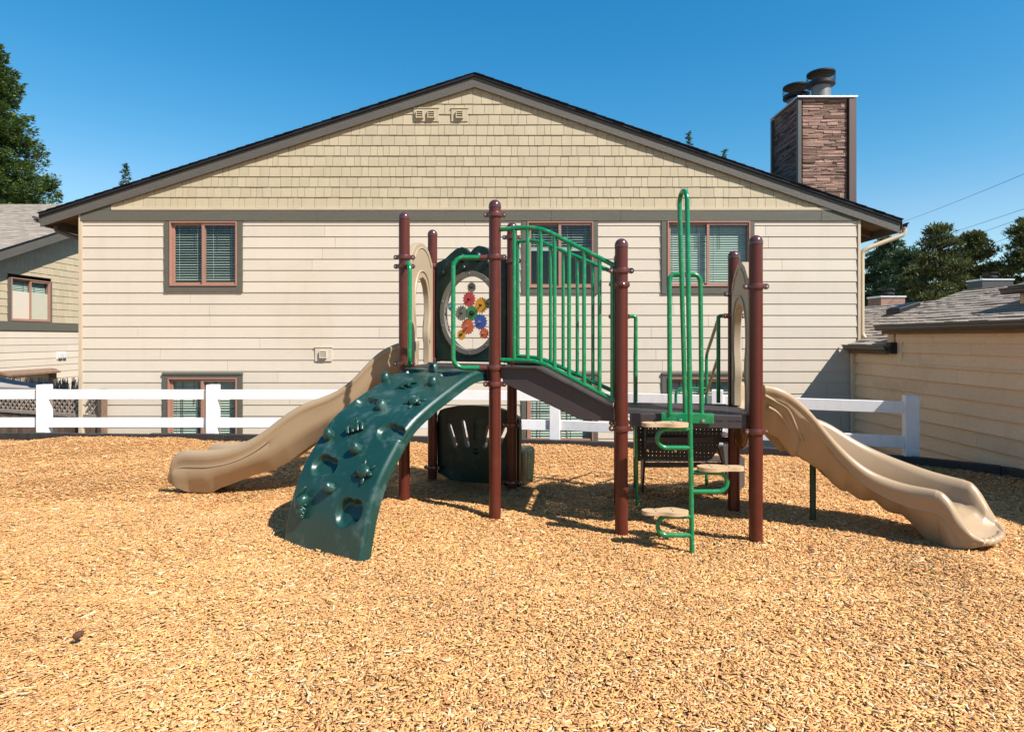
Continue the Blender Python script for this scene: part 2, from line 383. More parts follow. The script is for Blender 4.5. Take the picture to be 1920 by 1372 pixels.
mulch = g.build('mulch_bed', mat('packed_wood_mulch', (.50, .27, .10), .95, .1, var=.7, vscale=70, c2=(.36, .185, .07), bump=1, bscale=90, grain=.35, gscale=160), smooth=True, angle=60)
tag(mulch, kind='structure')
# chips lying on it
def chips(n, ylo, yhi, size, seed, thick=True):
    r = np.random.default_rng(seed)
    yy = ylo + (yhi - ylo) * r.random(n) ** .9 if False else r.uniform(ylo, yhi, n)
    hw = np.minimum(yy * .93 + 1.1, 15); xx = r.uniform(-1, 1, n) * hw
    ok = (xx < 5.33) & (xx > -15) & (yy < edge_y(xx) - .02); xx, yy = xx[ok], yy[ok]; n = len(xx)
    Lh = size * (.35 + r.gamma(2.2, .32, n)); Lh = np.minimum(Lh, size * 3.2); Wh = Lh * r.uniform(.12, .42, n); Wh = np.minimum(Wh, size * .45); Th = size * r.uniform(.03, .10, n)
    yaw = r.uniform(0, 6.283, n); pit = r.normal(0, .10, n); rol = r.normal(0, .15, n)
    base = np.array([[-1, -.7, 0], [-.1, -1, .0], [1, -.55, 0], [.85, .6, 0], [0, 1, 0], [-.8, .75, 0]])
    P = np.repeat(base[None], n, 0) * (1 + r.uniform(-.3, .3, (n, 6, 3)))
    P[:, :, 0] *= Lh[:, None]; P[:, :, 1] *= Wh[:, None]
    bend = r.normal(0, .15, n)[:, None]
    P[:, :, 2] = bend * (P[:, :, 0] ** 2) / Lh[:, None] + Th[:, None]
    if thick: P = np.concatenate([P, P * [1.04, 1.04, 1] - np.stack([0 * Th, 0 * Th, 2 * Th], 1)[:, None]], 1)
    cy, sy, cp, sp, cr, sr = np.cos(yaw), np.sin(yaw), np.cos(pit), np.sin(pit), np.cos(rol), np.sin(rol)
    x, y, z = P[..., 0], P[..., 1], P[..., 2]
    y, z = y * cr[:, None] - z * sr[:, None], y * sr[:, None] + z * cr[:, None]
    x, z = x * cp[:, None] + z * sp[:, None], -x * sp[:, None] + z * cp[:, None]
    x, y = x * cy[:, None] - y * sy[:, None], x * sy[:, None] + y * cy[:, None]
    zz = gh(xx, yy) + r.uniform(-.006, .008, n) * size / .014
    V = np.stack([x + xx[:, None], y + yy[:, None], z + zz[:, None]], -1).reshape(-1, 3)
    k = 12 if thick else 6
    loops = [[0, 1, 2, 3, 4, 5]]
    if thick: loops += [[i, 6 + i, 6 + (i + 1) % 6, (i + 1) % 6] for i in range(6)]
    li = np.concatenate([np.array(l) for l in loops]); tot = [len(l) for l in loops]
    LI = (li[None] + (np.arange(n) * k)[:, None]).reshape(-1)
    FT = np.tile(tot, n); FS = np.concatenate([[0], np.cumsum(FT)[:-1]])
    # colour of each chip: fresh wood, pale splinters, darker bark bits
    c = np.array([.75, .39, .15])[None] * r.uniform(.80, 1.16, n)[:, None] * (1 + r.normal(0, .06, (n, 3)))
    m = r.random(n)
    c = np.where((m < .10)[:, None], np.array([.80, .60, .34]) * r.uniform(.8, 1.15, n)[:, None], c)
    c = np.where((m > .968)[:, None], np.array([.34, .15, .05]) * r.uniform(.5, 1.3, n)[:, None], c)
    c = np.where((m > .9985)[:, None], np.array([.05, .022, .012])[None], c)
    return V, LI, FS, FT, np.repeat(np.clip(c * .84, 0, .9), k, 0)
def chip_object():
    parts = [chips(165000, 1.6, 3.6, .0112, 1), chips(190000, 3.5, 5.6, .0122, 2), chips(280000, 5.4, 9.4, .0138, 3, False)]
    parts += [chips(1800, 1.9, 5.0, .018, 7), chips(2600, 4.5, 9.0, .022, 8)]
    vo = lo = 0; Vs, Ls, Ss, Ts, Cs = [], [], [], [], []
    for V, LI, FS, FT, C in parts:
        Vs.append(V); Ls.append(LI + vo); Ss.append(FS + lo); Ts.append(FT); Cs.append(C); vo += len(V); lo += len(LI)
    V, LI, FS, FT, C = map(np.concatenate, (Vs, Ls, Ss, Ts, Cs))
    me = bpy.data.meshes.new('wood_chips'); me.vertices.add(len(V)); me.vertices.foreach_set('co', V.astype(np.float32).ravel())
    me.loops.add(len(LI)); me.loops.foreach_set('vertex_index', LI.astype(np.int32))
    me.polygons.add(len(FS)); me.polygons.foreach_set('loop_start', FS.astype(np.int32)); me.polygons.foreach_set('loop_total', FT.astype(np.int32))
    at = me.color_attributes.new('chip', 'FLOAT_COLOR', 'POINT')
    at.data.foreach_set('color', np.concatenate([C, np.ones((len(C), 1))], 1).astype(np.float32).ravel())
    me.update(calc_edges=True)
    m = bpy.data.materials.new('cedar_chips'); m.use_nodes = True; N = m.node_tree.nodes; L = m.node_tree.links; b = N['Principled BSDF']
    a = N.new('ShaderNodeAttribute'); a.attribute_name = 'chip'
    tc = N.new('ShaderNodeTexCoord'); nz = N.new('ShaderNodeTexNoise'); nz.inputs['Scale'].default_value = .9; nz.inputs['Detail'].default_value = 5
    L.new(tc.outputs['Object'], nz.inputs['Vector'])
    mr = N.new('ShaderNodeMapRange'); mr.inputs[1].default_value = .3; mr.inputs[2].default_value = .7; mr.inputs[3].default_value = .84; mr.inputs[4].default_value = 1.1
    L.new(nz.outputs['Fac'], mr.inputs[0])
    vm = N.new('ShaderNodeVectorMath'); vm.operation = 'SCALE'; L.new(a.outputs['Color'], vm.inputs[0]); L.new(mr.outputs[0], vm.inputs['Scale'])
    L.new(vm.outputs[0], b.inputs['Base Color']); b.inputs['Roughness'].default_value = .75; b.inputs['Specular IOR Level'].default_value = .25
    me.materials.append(m); o = bpy.data.objects.new('wood_chips', me); col.objects.link(o)
    tag(o, 'loose golden wood chips covering the whole playground bed', 'wood chips', kind='stuff')
chip_object()

# black plastic edging round the bed
ed = thing('playground_edging', 'low black plastic edging timbers holding the wood chips along the white fence', 'edging', (-4.1, 8.95, 0))
for i in range(1, len(EDGE) - 2):
    a, b = Vector((*EDGE[i], 0)), Vector((*EDGE[i + 1], 0)); L_ = (b - a).length; k = max(1, round(L_ / 1.25))
    for j in range(k):
        p, q = a.lerp(b, j / k), a.lerp(b, (j + 1) / k); d = (q - p).normalized(); ang = math.atan2(d.y, d.x)
        Mx = Matrix.Translation(p + Vector((0, 0, random.uniform(-.008, .008)))) @ Matrix.Rotation(ang + random.uniform(-.008, .008), 4, 'Z') @ Matrix.Rotation(random.uniform(-.006, .006), 4, 'Y')
        mb = MB(); ln = (q - p).length
        mb.box(.002, ln - .05, -.002, .085, -.3, .082, Mx); mb.box(ln - .052, ln + .03, .006, .077, -.3, .073, Mx); mb.box(ln * .5 - .03, ln * .5 + .03, -.008, .01, -.3, .086, Mx)
        mb.build('edging_timber', M_EDGE, ed, bevel=.012)

# ================================================================ WHITE FENCE
D = 9.86
fence = thing('rail_fence', 'white vinyl two-rail fence running behind the playground', 'fence', (-4.4, 9.15, 0))
FP = [(-14.38, 9.22), (-11.9, 9.2), (-9.4, 9.18), (-6.91, 9.17), (-4.41, 9.15), (-1.9, 9.12), (.62, 8.9), (2.72, 8.22), (4.77, 7.42)]
for i, (x, y) in enumerate(FP):
    mb = MB(); nxt = FP[min(i + 1, len(FP) - 1)]; prv = FP[max(i - 1, 0)]; ang = math.atan2(nxt[1] - prv[1], nxt[0] - prv[0]) * (1 if i < len(FP) - 1 else .8)
    Mx = Matrix.Translation((x, y, 0)) @ Matrix.Rotation(ang + random.uniform(-.03, .03), 4, 'Z') @ Matrix.Rotation(random.uniform(-.012, .012), 4, 'Y')
    mb.box(-.072, .072, -.072, .072, -.6, .77, Mx); mb.box(-.070, .070, -.070, .070, .769, .776, Mx)
    mb.build('fence_post', M_VINYL, fence, bevel=.006)
for i in range(len(FP) - 1):
    a, b = Vector((*FP[i], 0)), Vector((*FP[i + 1], 0)); d = b - a; ang = math.atan2(d.y, d.x); Mx = Matrix.Translation(a) @ Matrix.Rotation(ang, 4, 'Z')
    for z0 in (.56, .145):
        mb = MB(); mb.box(.06, d.length - .06, -.025, .025, z0, z0 + .142, Mx); mb.build('fence_rail', M_VINYL, fence, bevel=.005)

# ================================================================ MAIN HOUSE
def WM(u, v, d): return Vector((u, D - d, v))
AX, AZ, YF = -.59, 5.64, 9.80          # ridge x, top of roof at the rake, rake plane
SL, SR = .3215, .3425; XL, XR = -7.457, 6.15
def rtop(x): return AZ - (SL * (AX - x) if x < AX else SR * (x - AX))
house = thing('gabled_house', 'large cream two-storey house with shingled gable and grey trim behind the playground', 'house', (-.6, D, -.55))
k_ = D / F
def hx(x): return (x - 960) * k_
def hz(y): return CH - (y - 634) * k_
# window openings (frame) and trims in wall coordinates
WINS = [  # frame x0,x1,y0,y1  trim x0,x1,y1  upper?
    (320, 446, 416, 536.5, 310, 456, 548, True, 'part'), (988.5, 1112, 416, 540, 979, 1121, 551, True, 'half'), (1250.3, 1405, 415.5, 537.5, 1240, 1413.5, 551, True, 'closed'),
    (316.5, 446, 708, 829, 306.5, 456, 841, False, 'lower'), (988, 1112, 708, 829, 978, 1121, 841, False, 'lower'), (1250.3, 1405, 708, 829, 1240.5, 1413.5, 841, False, 'lower')]
holes = []
for x0, x1, y0, y1, tx0, tx1, ty1, up, st in WINS:
    holes.append((hx(tx0), hx(tx1), hz(ty1), 3.4 if up else hz(698)))
mb = MB()
laps(mb, WM, -6.815, 5.50, -.6, 3.32, .178, 1.473, holes)
mb.build('lap_siding', M_LAP, house)
mb = MB()   # shingled gable
laps(mb, WM, -6.6, 5.5, 3.53, 5.5, .1645, 3.533, [], [(-SL, 1, AZ - SL * AX * 1 - .11), (SR, 1, AZ + SR * AX - .11)], wmin=.085, wmax=.215, gap=.005, t0=.0155, t1=.004, jit=.0015, vj=.0015)
mb.build('shingle_siding', M_SHK, house)
mb = MB()
for a, b in ((-6.84, -3.1), (-3.098, .62), (.622, 1.72), (1.722, 4.9), (4.902, 5.50)): mb.box(a, b, D - .034 - random.uniform(0, .002), D, 3.318, 3.487)
mb.add([WM(-6.84, 3.49, .033), WM(-6.36, 3.49, .033), WM(-6.36, 3.80, .033), WM(-6.84, 3.64, .033)], [(0, 1, 2, 3)])
mb.build('band_board', M_GRN, house, bevel=.003)
mb = MB(); mb.box(-6.35, 1.9, D - .04, D, 3.489, 3.534); mb.box(1.902, 5.35, D - .038, D, 3.487, 3.531); mb.build('drip_moulding', M_CREAM, house, bevel=.003)
for a, b in ((-6.875, -6.817), (5.488, 5.53)):
    mb = MB(); mb.box(a, b, D - .026, D + .05, -.6, 3.56); mb.build('corner_board', M_CREAM, house, bevel=.003)
# side walls behind the corners and a backing for the gable
mb = MB()
laps(mb, lambda u, v, d: Vector((5.49 + d, u, v)), D + .05, 22, -.6, 3.5, .178, 1.473)
laps(mb, lambda u, v, d: Vector((-6.86 - d, u, v)), D + .05, 22, -.6, 3.5, .178, 1.473)
mb.box(-6.85, 5.48, 21.9, 22, -.6, 3.5)
mb.add([(-6.85, D + .02, 3.3), (5.48, D + .02, 3.3), (AX, D + .02, AZ - .1)], [(0, 1, 2)])
mb.build('side_siding', M_LAP, house)
# roof
Th = .05
for s, xe in ((-1, XL), (1, XR)):
    mb = MB(); ze = rtop(xe)
    mb.hexa([(AX, YF - .03, AZ - Th), (xe, YF - .03, ze - Th), (xe, YF - .03, ze), (AX, YF - .03, AZ), (AX, 22.4, AZ - Th), (xe, 22.4, ze - Th), (xe, 22.4, ze), (AX, 22.4, AZ)])
    n = 46
    for i in range(n):       # shingle courses proud of the deck give the ragged edge
        a = i / n; b = (i + 1.12) / n; xa, xb = AX + (xe - AX) * a, AX + (xe - AX) * min(b, 1.004); za, zb = rtop(xa), rtop(xb)
        y0 = YF - .04 - random.uniform(0, .012)
        mb.hexa([(xa, y0, za + .001), (xb, y0, zb + .002), (xb, y0, zb + .013), (xa, y0, za + .004), (xa, 22.42, za + .001), (xb, 22.42, zb + .002), (xb, 22.42, zb + .013), (xa, 22.42, za + .004)])
    mb.build('roof', M_SHG, house)
    mb = MB(); bt, bb = .052, .215
    mb.hexa([(AX, YF, AZ - bb), (xe, YF, ze - bb), (xe, YF, ze - bt), (AX, YF, AZ - bt), (AX, YF + .025, AZ - bb), (xe, YF + .025, ze - bb), (xe, YF + .025, ze - bt), (AX, YF + .025, AZ - bt)])
    mb.build('barge_board', M_BRG, house, bevel=.003)
    mb = MB()              # boarded underside, fascia, rafter tails
    q = .054
    mb.hexa([(AX, YF + .041, AZ - q - .02), (xe, YF + .041, ze - q - .02), (xe, YF + .041, ze - q), (AX, YF + .041, AZ - q), (AX, 22.3, AZ - q - .02), (xe, 22.3, ze - q - .02), (xe, 22.3, ze - q), (AX, 22.3, AZ - q)])
    mb.build('soffit', M_SOF, house)
    mb = MB(); mb.box(min(xe, xe - s * .03), max(xe, xe - s * .03), YF + .042, 22.3, ze - .2, ze - .058); mb.build('fascia', M_BRG, house)
    for yy in (9.95, 10.56, 11.17, 11.8, 12.4):
        xw = 5.5 if s > 0 else -6.86; x_in, x_out = xw, xe - s * .032; mb = MB(); zi, zo = rtop(x_in) - .076, rtop(x_out) - .076
        mb.hexa([(x_in, yy, zi - .11), (x_out, yy, zo - .09), (x_out, yy, zo), (x_in, yy, zi), (x_in, yy + .04, zi - .11), (x_out, yy + .04, zo - .09), (x_out, yy + .04, zo), (x_in, yy + .04, zi)])
        mb.build('rafter_tail', M_SOF, house)
# gutters and downspouts
def gutter(p, q, out, m, parent, w=.11, h=.10):
    """k-style trough from p to q, opening up, bulging towards out"""
    p, q, o = Vector(p), Vector(q), Vector(out); prof = [(0, 0), (.0, -h), (w * .55, -h), (w * .8, -h * .62), (w * .8, -h * .35), (w, -h * .22), (w, 0), (w - .012, 0), (w - .012, -h * .2), (w * .76, -h * .33), (w * .76, -h * .6), (w * .53, -h + .006), (.006, -h + .006), (.006, 0)]
    mb = MB(); n = len(prof); vs = [e + o * a + Vector((0, 0, b)) for e in (p, q) for a, b in prof]
    fs = [(i, (i + 1) % n, (i + 1) % n + n, i + n) for i in range(n)]
    t = tessellate_polygon([[Vector((a, b, 0)) for a, b in prof]]); fs += [tuple(f) for f in t] + [tuple(i + n for i in reversed(f)) for f in t]
    mb.add(vs, fs); e = (q - p).normalized() * .004
    for c in (p, q - e): mb.hexa([c, c + o * w * .55, c + o * w * .98, c + o * 0 + Vector((0, 0, 0)), c + e - Vector((0, 0, h)), c + e + o * w * .55 - Vector((0, 0, h)), c + e + o * w * .98 - Vector((0, 0, h * .2)), c + e]) if False else None
    return mb.build('gutter', m, parent)
gutter((XR + .002, YF - .02, rtop(XR) - .045), (XR + .002, 22.3, rtop(XR) - .045), (1, 0, 0), M_GUT, house)
gutter((XL - .002, 22.3, rtop(XL) - .045), (XL - .002, YF - .02, rtop(XL) - .045), (-1, 0, 0), M_GUT, house)
mb = MB(); xr = XR + .06; zr = rtop(XR) - .14
mb.tube(fillet([(xr, 9.82, zr + .02), (xr, 9.82, zr - .09), (5.66, 9.88, zr - .30), (5.585, 9.90, zr - .36), (5.585, 9.90, 1.52), (5.62, 9.86, 1.45)], .07), .036, 10)
mb.build('downspout', M_CREAM, house, smooth=True)
mb = MB(); xl = XL - .02; zl = rtop(XL) - .14
mb.tube(fillet([(xl + .12, 10.0, zl - .02), (xl + .13, 10.0, zl - .1), (-6.93, 10.1, zl - .26), (-6.93, 10.1, -.4)], .08), .036, 10)
mb.build('downspout', M_GUT, house, smooth=True)

def window(W, parent, u0, u1, v0, v1, t, style, frame_m=None, seed=0):
    """sliding window: t = trim rectangle (u0,u1,v0,v1) or None for the head"""
    rr = random.Random(seed); fm = frame_m or M_FRM
    def bx(mb, a, b, c, d, e, f):      # box in u, v, depth
        mb.hexa([W(a, c, e), W(b, c, e), W(b, d, e), W(a, d, e), W(a, c, f), W(b, c, f), W(b, d, f), W(a, d, f)])
    mid = (u0 + u1) / 2; fw = .036
    mb = MB(); bx(mb, u0, u1, v1 - .022, v1, -.05, .046); bx(mb, u0, u1, v0, v0 + .024, -.05, .046)
    bx(mb, u0, u0 + .022, v0 + .0241, v1 - .0221, -.05, .046); bx(mb, u1 - .022, u1, v0 + .0241, v1 - .0221, -.05, .046)
    fr = mb.build('window', fm, parent, bevel=.003)
    mb = MB()
    # fixed sash (right), further out; sliding sash (left), further in
    for a, b, dd in ((mid - .028, u1 - .0225, .028), (u0 + .0225, mid + .02, -.004)):
        bx(mb, a, b, v1 - .0225 - fw, v1 - .0225, dd - .025, dd); bx(mb, a, b, v0 + .0245, v0 + .0245 + fw, dd - .025, dd)
        bx(mb, a, a + fw * 1.1, v0 + .0246 + fw, v1 - .0226 - fw, dd - .025, dd); bx(mb, b - fw * (.5 if dd > 0 else 1), b, v0 + .0246 + fw, v1 - .0226 - fw, dd - .025, dd)
    mb.build('sash', fm, fr, bevel=.002)
    mb = MB()
    for a, b, dd in ((mid, u1 - .03, .012), (u0 + .03, mid, -.018)):
        mb = MB(); mb.add([W(a, v0 + .04, dd), W(b, v0 + .04, dd), W(b, v1 - .04, dd), W(a, v1 - .04, dd)], [(0, 1, 2, 3)]); mb.build('pane', M_GLASS, fr)
    # trim boards
    if t:
        mb = MB(); a, b, c, d = t
        bx(mb, a, u0 - .003, c, v1 + (.0 if d is None else .002), 0, .034); bx(mb, u1 + .003, b, c, v1 + (.0 if d is None else .002), 0, .034); bx(mb, u0 - .002, u1 + .002, c, v0 - .003, 0, .032)
        if d is not None: bx(mb, a, b, v1 + .003, d - .04, 0, .034); bx(mb, a - .003, b + .003, d - .039, d, 0, .046)
        mb.build('window_trim', M_GRN, fr, bevel=.003)
    # room box
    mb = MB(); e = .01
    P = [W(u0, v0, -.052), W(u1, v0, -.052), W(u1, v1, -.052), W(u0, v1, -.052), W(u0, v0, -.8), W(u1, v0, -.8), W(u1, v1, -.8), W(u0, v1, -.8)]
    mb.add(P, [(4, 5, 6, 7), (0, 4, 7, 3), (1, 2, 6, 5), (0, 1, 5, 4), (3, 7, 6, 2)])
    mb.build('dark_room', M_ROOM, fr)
    # venetian blind
    lo = {'part': v0 + .12, 'half': v1 - .40, 'closed': v0 + .035, 'lower': v0 + .03, 'far': v0 + .03}[style]
    tilt = {'part': .35, 'half': .35, 'closed': .80, 'lower': .85, 'far': .9}[style]; pitch = .040 if style != 'closed' else .037
    mb = MB(); z = v1 - .07
    while z > lo:
        for a, b in ((u0 + .035, mid - .006), (mid + .006, u1 - .035)):
            dz = .024 * math.sin(tilt) + rr.uniform(-.0015, .0015); dd = .024 * math.cos(tilt); sg = rr.uniform(-.003, .003)
            mb.hexa([W(a, z - dz, -.075 - dd * -1 - .0), W(b, z - dz + sg, -.075 + dd), W(b, z - dz + sg + .002, -.075 + dd), W(a, z - dz + .002, -.075 + dd), W(a, z + dz, -.075 - dd), W(b, z + dz + sg, -.075 - dd), W(b, z + dz + sg + .002, -.075 - dd), W(a, z + dz + .002, -.075 - dd)])
        z -= pitch
    if style in ('part', 'half'):
        for q in range(2 if style == 'part' else 5): bx(mb, u0 + .035, u1 - .035, lo - .012 - q * .010, lo - .004 - q * .010, -.095, -.055)
    for uu in (u0 + .11, mid - .13, mid + .12, u1 - .12): bx(mb, uu, uu + .003, lo, v1 - .05, -.052, -.049)
    mb.build('blind', M_SLAT, fr)
    for uu in ((mid - .17), (mid + .19)): mb = MB(); mb.tube([W(uu, v1 - .06, -.045), W(uu + .004, v1 - .42, -.045)], .0045, 6); mb.build('wand', M_GREYS, fr)
    if style == 'lower':
        mb = MB()
        for uu in (u0 + .2, mid - .09, mid + .16): bx(mb, uu, uu + .012, v0 + .06, v1 - .06, -.030, -.024)
        bx(mb, u0 + .06, u1 - .04, v0 + (v1 - v0) * .52, v0 + (v1 - v0) * .52 + .012, -.0305, -.0245)
        mb.build('muntin_bars', M_GREYS, fr)
    return fr
for i, (x0, x1, y0, y1, tx0, tx1, ty1, up, st) in enumerate(WINS):
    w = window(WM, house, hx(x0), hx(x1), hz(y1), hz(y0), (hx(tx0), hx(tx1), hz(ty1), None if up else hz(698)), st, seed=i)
# vents on plates
def vent(W, parent, u0, u1, v0, v1, cs, s=.115):
    mb = MB()
    def bx(mb, a, b, c, d, e, f): mb.hexa([W(a, c, e), W(b, c, e), W(b, d, e), W(a, d, e), W(a, c, f), W(b, c, f), W(b, d, f), W(a, d, f)])
    bx(mb, u0, u1, v0, v1, 0, .026); bx(mb, u0 - .01, u1 + .01, v1, v1 + .014, 0, .036)
    p = mb.build('vent_plate', M_SHK if v0 > 3 else M_LAP, parent, bevel=.002)
    for c in cs:
        mb = MB(); vc = (v0 + v1) / 2
        bx(mb, c - s / 2, c + s / 2, vc - s / 2, vc - s / 2 + .012, .026, .06); bx(mb, c - s / 2, c + s / 2, vc + s / 2 - .012, vc + s / 2, .026, .06)
        bx(mb, c - s / 2, c - s / 2 + .012, vc - s / 2 + .012, vc + s / 2 - .012, .026, .06); bx(mb, c + s / 2 - .012, c + s / 2, vc - s / 2 + .012, vc + s / 2 - .012, .026, .06)
        for q in range(3):
            z = vc - s / 2 + .016 + q * .03
            mb.hexa([W(c - s / 2 + .012, z, .058), W(c + s / 2 - .012, z, .058), W(c + s / 2 - .012, z + .004, .058), W(c - s / 2 + .012, z + .004, .058), W(c - s / 2 + .012, z + .024, .03), W(c + s / 2 - .012, z + .024, .03), W(c + s / 2 - .012, z + .028, .03), W(c - s / 2 + .012, z + .028, .03)])
        mb.build('louvre_vent', M_SHK if v0 > 3 else M_LAP, p)
vent(WM, house, hx(776), hx(823), hz(229), hz(204.5), (hx(787.5), hx(809)))
vent(WM, house, hx(846.5), hx(877.5), hz(229), hz(205), (hx(862),))
vent(WM, house, hx(591.5), hx(623), hz(677), hz(651.5), (hx(607.5),))

# chimney
ch = thing('tmp', 'x', 'y')
bpy.data.objects.remove(ch)
CY, CX0, CX1, CY1, CZ = 9.92, 4.595, 5.47, 10.88, 5.29
def stones(W, u0, u1, v0, v1, clips, seed):
    r = random.Random(seed); mb = MB(); v = v0
    while v < v1:
        h = r.choice((.022, .028, .034, .042, .052)); u = u0
        while u < u1:
            l = r.uniform(.09, .34); e = min(u + l, u1); 
            if u1 - e < .05: e = u1
            hh = h
            sub = [(v, v + hh)]
            if h > .04 and r.random() < .5: m_ = v + hh * r.uniform(.4, .6); sub = [(v, m_), (m_, v + hh)]
            for a, b in sub:
                d = r.uniform(.008, .024); poly = [(u + .002, a + .002), (e - .002, a + .002), (e - .002, b - .002), (u + .002, b - .002)]
                for c in clips: poly = clip_poly(poly, *c) if poly else poly
                if len(poly) < 3: continue
                n = len(poly)
                vs = [W(p + r.uniform(-.002, .002), q + r.uniform(-.003, .003), d + r.uniform(-.005, .005)) for p, q in poly] + [W(p, q, -.01) for p, q in poly]
                mb.add(vs, [tuple(range(n))] + [(i2, (i2 + 1) % n, (i2 + 1) % n + n, i2 + n) for i2 in range(n)])
            u = e
        v += h
    return mb
mb = MB(); mb.box(CX0 + .01, CX1 - .01, CY + .01, CY1, 3.2, CZ - .02)
chim = mb.build('chimney', M_MORT, house)
mb = stones(lambda u, v, d: Vector((u, CY - d + .01, v)), CX0 + .05, CX1 - .12, 3.3, CZ - .02, [], 3)
mb2 = stones(lambda u, v, d: Vector((CX0 - d + .01, u, v)), CY + .03, CY1 - .02, 3.3, CZ - .02, [], 5)
mb.add(mb2.v, mb2.f); mb.build('ledgestone', M_STN, chim)
mb = MB(); mb.box(CX0 - .035, CX0 + .02, CY - .035, CY + .03, 3.3, CZ - .022); mb.build('corner_trim', M_GUT, chim)
mb = MB(); mb.box(CX1 - .10, CX1 + .012, CY - .05, CY + .09, 3.3, CZ - .022); mb.build('corner_trim', M_CHB, chim)
mb = MB(); mb.box(CX0 - .05, CX0 + .02, CY1 - .03, CY1 + .03, 3.3, CZ - .022); mb.build('corner_trim', M_GUT, chim)
mb = MB(); mb.box(CX0 - .055, CX1 + .03, CY - .06, CY1 + .05, CZ - .004, CZ + .024); mb.build('chimney_cap', M_CAPM, chim, bevel=.004)
def flue(cx, cy, z0, h, r, rc, parent):
    mb = MB(); mb.lathe([(r, z0), (r, z0 + h)], (cx, cy, 0), n=24); f = mb.build('flue_pipe', M_FLUE, parent, smooth=True)
    mb = MB(); mb.lathe([(rc * .75, z0 + h - .02), (rc, z0 + h), (rc, z0 + h + .05), (rc * .75, z0 + h + .04)], (cx, cy, 0), n=32)
    zt = z0 + h + .05
    for i in range(30):
        a = 2 * math.pi * i / 30; p = (cx + rc * .985 * math.cos(a), cy + rc * .985 * math.sin(a)); mb.tube([(p[0], p[1], zt - .01), (p[0], p[1], zt + .14)], .0025, 4)
    for z in (.045, .09): mb.tube([(cx + rc * .985 * math.cos(a), cy + rc * .985 * math.sin(a), zt + z) for a in [2 * math.pi * i / 30 for i in range(31)]], .0025, 4)
    mb.lathe([(rc, zt + .13), (rc * 1.01, zt + .155), (rc * .5, zt + .165)], (cx, cy, 0), n=32)
    mb.build('spark_cap', M_BLKM, parent, smooth=True)
flue(5.06, 10.16, CZ + .02, .28, .145, .215, chim)
flue(4.86, 10.6, CZ + .02, .24, .145, .215, chim)

# ================================================================ NEIGHBOUR HOUSE (LEFT)
NX = -12.1
def WN(u, v, d): return Vector((NX + d, u, v))       # u = world y, facing +x
nb = thing('neighbour_house', 'cream shingled house with grey roof standing at the far left behind the wooden lattice fence', 'house', (NX, 14, -.55))
w0, w1 = 14.86, 16.28
RS = .396
def nrake(y): return 3.36 + RS * (y - 14.1) if y < 19.8 else 3.36 + RS * (5.7) - RS * (y - 19.8)
mb = MB(); laps(mb, WN, 12.6, 26, -.6, 1.65, .178, 1.473); mb.build('lap_siding', M_LAP, nb)
mb = MB(); laps(mb, WN, 12.6, 26, 1.87, 6, .178, 1.87, [(w0, w1, 1.8, 3.02)], [(-RS, 1, 3.36 - RS * 14.1 - .03), (RS, 1, 3.36 + RS * 5.7 + RS * 19.8 - .03)], wmin=.09, wmax=.22, gap=.005, t0=.0155, t1=.004, jit=.0015)
mb.build('shingle_siding', M_SHK, nb)
mb = MB(); mb.box(NX, NX + .035, 12.6, 26, 1.652, 1.868); mb.build('band_board', M_GRN, nb, bevel=.003)
window(WN, nb, w0 + .09, w1 - .08, 1.88, 2.93, (w0, w1, 1.869, None), 'far', seed=11)
mb = MB(); mb.box(NX - 9, NX - .005, 12.6, 26, -.6, 2.6); mb.build('side_walls', M_LAP, nb)
ya, yr, yb = 11.9, 19.8, 27.7; zr_ = nrake(yr) + .12
def nroof(y): return zr_ - RS * abs(y - yr)
mb = MB()
for s, ye in ((-1, ya), (1, yb)):
    mb.hexa([(NX + .40, yr, zr_ - .08), (NX + .40, ye, nroof(ye) - .08), (NX + .40, ye, nroof(ye) - .012), (NX + .40, yr, zr_ - .012), (NX - 9.3, yr, zr_ - .08), (NX - 9.3, ye, nroof(ye) - .08), (NX - 9.3, ye, nroof(ye) - .012), (NX - 9.3, yr, zr_ - .012)])
mb.build('roof_deck', M_SHG, nb)
mb = MB(); sl = math.hypot(1, RS)
laps(mb, lambda u, v, d: Vector((u, ya + v / sl - d * RS / sl, nroof(ya) - .012 + v / sl * RS + d / sl)), NX - 9.3, NX + .42, -.03, (yr - ya) * sl, .14, 0, wmin=.10, wmax=.30, gap=.004, t0=.014, t1=.006, jit=.004)
mb.build('roof', M_ROOF, nb)
mb = MB()
mb.hexa([(NX + .36, ya, nroof(ya) - .28), (NX + .36, yr, zr_ - .28), (NX + .36, yr, zr_ - .082), (NX + .36, ya, nroof(ya) - .082), (NX + .4, ya, nroof(ya) - .28), (NX + .4, yr, zr_ - .28), (NX + .4, yr, zr_ - .082), (NX + .4, ya, nroof(ya) - .082)])
mb.build('barge_board', M_BRG, nb)
mb = MB(); rvx, rvy = -16.35, 18.9; mb.box(rvx - .2, rvx + .2, rvy - .2, rvy + .2, nroof(rvy) - .02, nroof(rvy) + .13); mb.build('roof_vent', M_BLKM, nb, bevel=.02)
mb = MB(); mb.box(NX + .001, NX + .03, 16.46, 16.80, .89, 1.10)
for y in (16.49, 16.65): mb.box(NX + .03, NX + .08, y, y + .12, .93, 1.06)
mb.build('outlet_box', mat('white_plastic_box', (.60, .59, .56), .5), nb, bevel=.01)
mb = MB()
mb.hexa([(NX + .01, 14.6, .62), (NX + .25, 14.6, .56), (NX + .25, 14.6, .60), (NX + .01, 14.6, .68), (NX + .01, 16.3, .62), (NX + .25, 16.3, .56), (NX + .25, 16.3, .60), (NX + .01, 16.3, .68)])
mb.box(NX + .01, NX + .12, 16.2, 16.32, -.5, .66); mb.build('door_awning', M_WOODG, nb)

